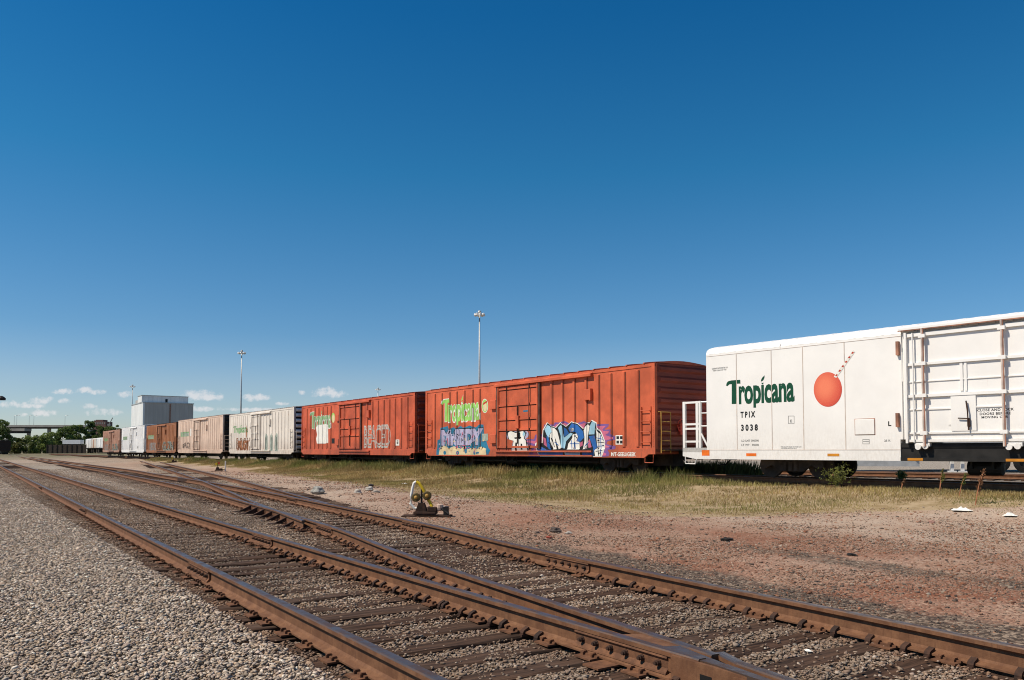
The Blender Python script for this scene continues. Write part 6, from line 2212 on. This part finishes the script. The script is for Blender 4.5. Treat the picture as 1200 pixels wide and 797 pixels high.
# ------------------------------------------------------------------ switch stands, stones and litter
def switch_stand(p, rz, lab, kind):
    zg = float(ground_z(p[0], p[1]))
    t = thing('switch_stand', lab, 'switch stand', (p[0], p[1], zg), rz, 'switch stands beside the tracks')
    b = MB()
    b.box(-0.42, 0.66, -0.22, -0.05, -0.08, 0.025); b.box(-0.42, 0.66, 0.08, 0.25, -0.08, 0.025)
    b.build('headblock', M['tie'], t)
    s = MB()
    s.bbox(-0.16, 0.34, -0.17, 0.17, 0.05, 0.11, 0.012)
    s.prism([(-0.13, 0.11), (0.13, 0.11), (0.06, 0.30), (-0.06, 0.30)], 'y', -0.09, 0.09)
    s.bbox(0.14, 0.36, -0.10, 0.10, 0.11, 0.22, 0.02)
    s.build('base', M['dark_rust'], t)
    m_ = MB(); m_.tube([(0, 0, 0.28), (0, 0, 0.62)], 0.022, 8); m_.build('spindle', M['black'], t)
    if kind == 'loop':
        for dx, dz in ((-0.12, 0.42), (0.125, 0.46)):
            d = MB()
            Mx = Matrix.Translation((dx, -0.02, dz)) @ Matrix.Rotation(math.radians(90), 4, 'X')
            d.lathe([(0.03, -0.05), (0.095, -0.045), (0.1, 0.0), (0.1, 0.02), (0.08, 0.03), (0.045, 0.03)], 20, 0, Mx)
            o = d.build('target_disc', plain('olive_brown_enamel', (0.10, 0.07, 0.02), 0.5), t)
            d = MB(); d.lathe([(0.042, 0.031), (0.036, 0.05), (0.015, 0.06)], 14, 0, Mx); d.build('lens', M['ochre'], o)
        h = MB()
        c1 = [(-0.02, 0.0, 0.16), (-0.16, 0, 0.18), (-0.25, 0, 0.28), (-0.235, 0, 0.45), (-0.20, 0, 0.64), (-0.17, 0, 0.74), (-0.12, 0, 0.765)]
        h.tube(c1, 0.032, 8); o = h.build('hose', M['offwhite'], t)
        h = MB(); h.tube([(-0.12, 0, 0.765), (-0.05, 0, 0.72), (0.0, 0, 0.65), (0.06, 0, 0.55), (0.09, 0.03, 0.45), (0.17, 0.02, 0.33), (0.24, 0, 0.20), (0.23, 0, 0.12)], 0.036, 8); h.build('hose', M['yellow'], t)
        w = MB(); w.lathe([(0.03, -0.08), (0.09, -0.06), (0.10, 0.0), (0.09, 0.06), (0.03, 0.08)], 14, 0, Matrix.Translation((0.40, 0, 0.20))); w.bbox(0.26, 0.54, -0.05, 0.05, 0.17, 0.24, 0.02); w.build('counterweight', M['pinkish'], t)
        lv = MB(); lv.box(0.50, 0.60, -0.1, 0.1, 0.0, 0.22); lv.tube([(0.42, -0.05, 0.2), (0.62, -0.1, 0.06)], 0.03, 6); lv.build('lever', M['black'], t)
    else:
        d = MB(); d.prism([(-0.16, 0.45), (0.02, 0.42), (0.02, 0.62), (-0.16, 0.60)], 'y', -0.015, 0.015); d.build('target_disc', M['yellow'], t)
        d = MB(); d.prism([(0.03, 0.5), (0.14, 0.5), (0.14, 0.66), (0.03, 0.66)], 'y', -0.02, 0.0); d.build('target_disc', M['red'] if kind == 'post' else M['offwhite'], t)
        if kind == 'post':
            d = MB(); d.tube([(0.52, 0, -0.05), (0.53, 0, 0.74)], 0.045, 8); d.build('marker_post', M['offwhite'], t)
        lv = MB(); lv.tube([(0.1, 0, 0.2), (0.5, -0.1, 0.16)], 0.04, 6); lv.bbox(0.28, 0.5, -0.06, 0.06, 0.1, 0.22, 0.02); lv.build('lever', M['cream'], t)


p = P(494, 604, -0.19)
switch_stand(p, -0.05, 'switch stand with round targets and a looped yellow hose, beside the second track', 'loop')
p = P(255, 552, -0.19)
switch_stand(p, 0.1, 'smaller switch stand with a white marker post, left of the grass', 'post')
p = PD(203, 541, 84)
switch_stand(p, 0.2, 'farthest switch stand, small and white below the brown car', 'far')


def boulder(px, py, r, lab, col, name='rock', z=-0.2, squash=0.7, cat='rock'):
    p = on_ground(px, py)
    bm = bmesh.new(); bmesh.ops.create_icosphere(bm, subdivisions=3, radius=1)
    sd = rng.integers(0, 1000)
    for v in bm.verts:
        n = 1 + 0.28 * math.sin(3.1 * v.co.x + sd) * math.cos(2.7 * v.co.y + sd * 0.7) + 0.14 * math.sin(7 * v.co.z + sd) + rng.uniform(-0.07, 0.07)
        v.co = Vector((v.co.x * n * 1.15, v.co.y * n, v.co.z * n * squash)) * r
    me = bpy.data.meshes.new(name); bm.to_mesh(me); bm.free()
    t = rust_mat(name + '_surface', tuple(c * 0.8 for c in col), tuple(c * 1.15 for c in col), 0.95)
    me.materials.append(t)
    o = link(name, me)
    o.location = (p[0], p[1], float(ground_z(p[0], p[1])) + r * squash * 0.55)
    o.rotation_euler = (0, 0, rng.uniform(0, 6.28))
    tag(o, lab, cat, 'loose rocks on the dirt')


boulder(373, 579, 0.19, 'large grey rock between the third track and the grass', (0.30, 0.29, 0.26), squash=0.85)
boulder(419, 578, 0.12, 'pale rounded rock left of the pile with a dark stone', (0.42, 0.38, 0.33))
boulder(433, 575, 0.13, 'pale grey rock at the bottom of the small pile', (0.38, 0.35, 0.31))
boulder(434.5, 570.5, 0.11, 'dark stone behind the pale rock of the small pile', (0.06, 0.055, 0.05))
boulder(441, 577, 0.11, 'flat pale rock at the right of the small pile', (0.36, 0.32, 0.28), squash=0.4)
boulder(651, 624, 0.085, 'dark stone on the gravel right of the switch stand', (0.09, 0.07, 0.06))
boulder(643, 631, 0.05, 'red brick fragment beside the dark stone on the gravel', (0.28, 0.07, 0.045), squash=0.5, cat='brick')
boulder(666, 626, 0.06, 'pale stone right of the dark one on the gravel', (0.35, 0.31, 0.27), squash=0.5)
boulder(628, 625, 0.06, 'brownish stone left of the dark one on the gravel', (0.24, 0.17, 0.13), squash=0.5)
boulder(849, 634, 0.055, 'small black lump with a dark neighbour on the red dirt', (0.03, 0.027, 0.025))
boulder(855, 633.5, 0.05, 'second small black lump on the red dirt', (0.035, 0.03, 0.028))
boulder(998, 651, 0.055, 'flat black scrap on the cinders at the right', (0.02, 0.02, 0.02), squash=0.35)
boulder(1092, 613, 0.06, 'small pinkish stone on the pale dirt below the seed stalks', (0.34, 0.20, 0.16), squash=0.6)


def litter(px, py, s, lab, mat, cat='litter', name='crumpled_bag', z=-0.2):
    p = on_ground(px, py) if z < -0.16 else P(px, py, z)
    mb = MB()
    n = 7
    zs = rng.uniform(0.15, 1.0, (n, n)) * s * 0.55
    for i in range(n):
        for j in range(n):
            r = max(abs(i - 3), abs(j - 3)) / 3
            mb.v.append(((i - 3) / 3 * s + rng.uniform(-0.1, 0.1) * s, (j - 3) / 3 * s * 0.7 + rng.uniform(-0.1, 0.1) * s, float(zs[i, j] * (1 - r * 0.9)) + 0.005))
    for i in range(n - 1):
        for j in range(n - 1):
            mb.f.append((i * n + j, (i + 1) * n + j, (i + 1) * n + j + 1, i * n + j + 1)); mb.m.append(0)
    o = mb.build(name, mat)
    o.location = (p[0], p[1], z if z > -0.1 else float(ground_z(p[0], p[1])) + 0.01)
    o.rotation_euler = (0, 0, rng.uniform(0, 6))
    tag(o, lab, cat)


litter(1127, 599, 0.2, 'crumpled white paper bag at the grass edge on the right', M['offwhite'])
litter(1184, 605, 0.17, 'flat pale scrap on the dirt near the right edge', M['offwhite'], name='paper_scrap')
litter(280, 617, 0.045, 'tiny white scrap lying against the nearest track joint', M['offwhite'], name='paper_scrap', z=-0.15)
litter(258, 587, 0.07, 'small white scrap beside the second track', M['offwhite'], name='paper_scrap')
litter(149, 552, 0.14, 'white scrap on the ties of the second track, far off', M['offwhite'], name='paper_scrap')
litter(474, 567.5, 0.14, 'torn white scrap at the grass edge above the switch stand', M['offwhite'], name='paper_scrap')
litter(947, 765, 0.03, 'tiny white scrap in the dark ballast by the right rail', M['offwhite'], name='paper_scrap')
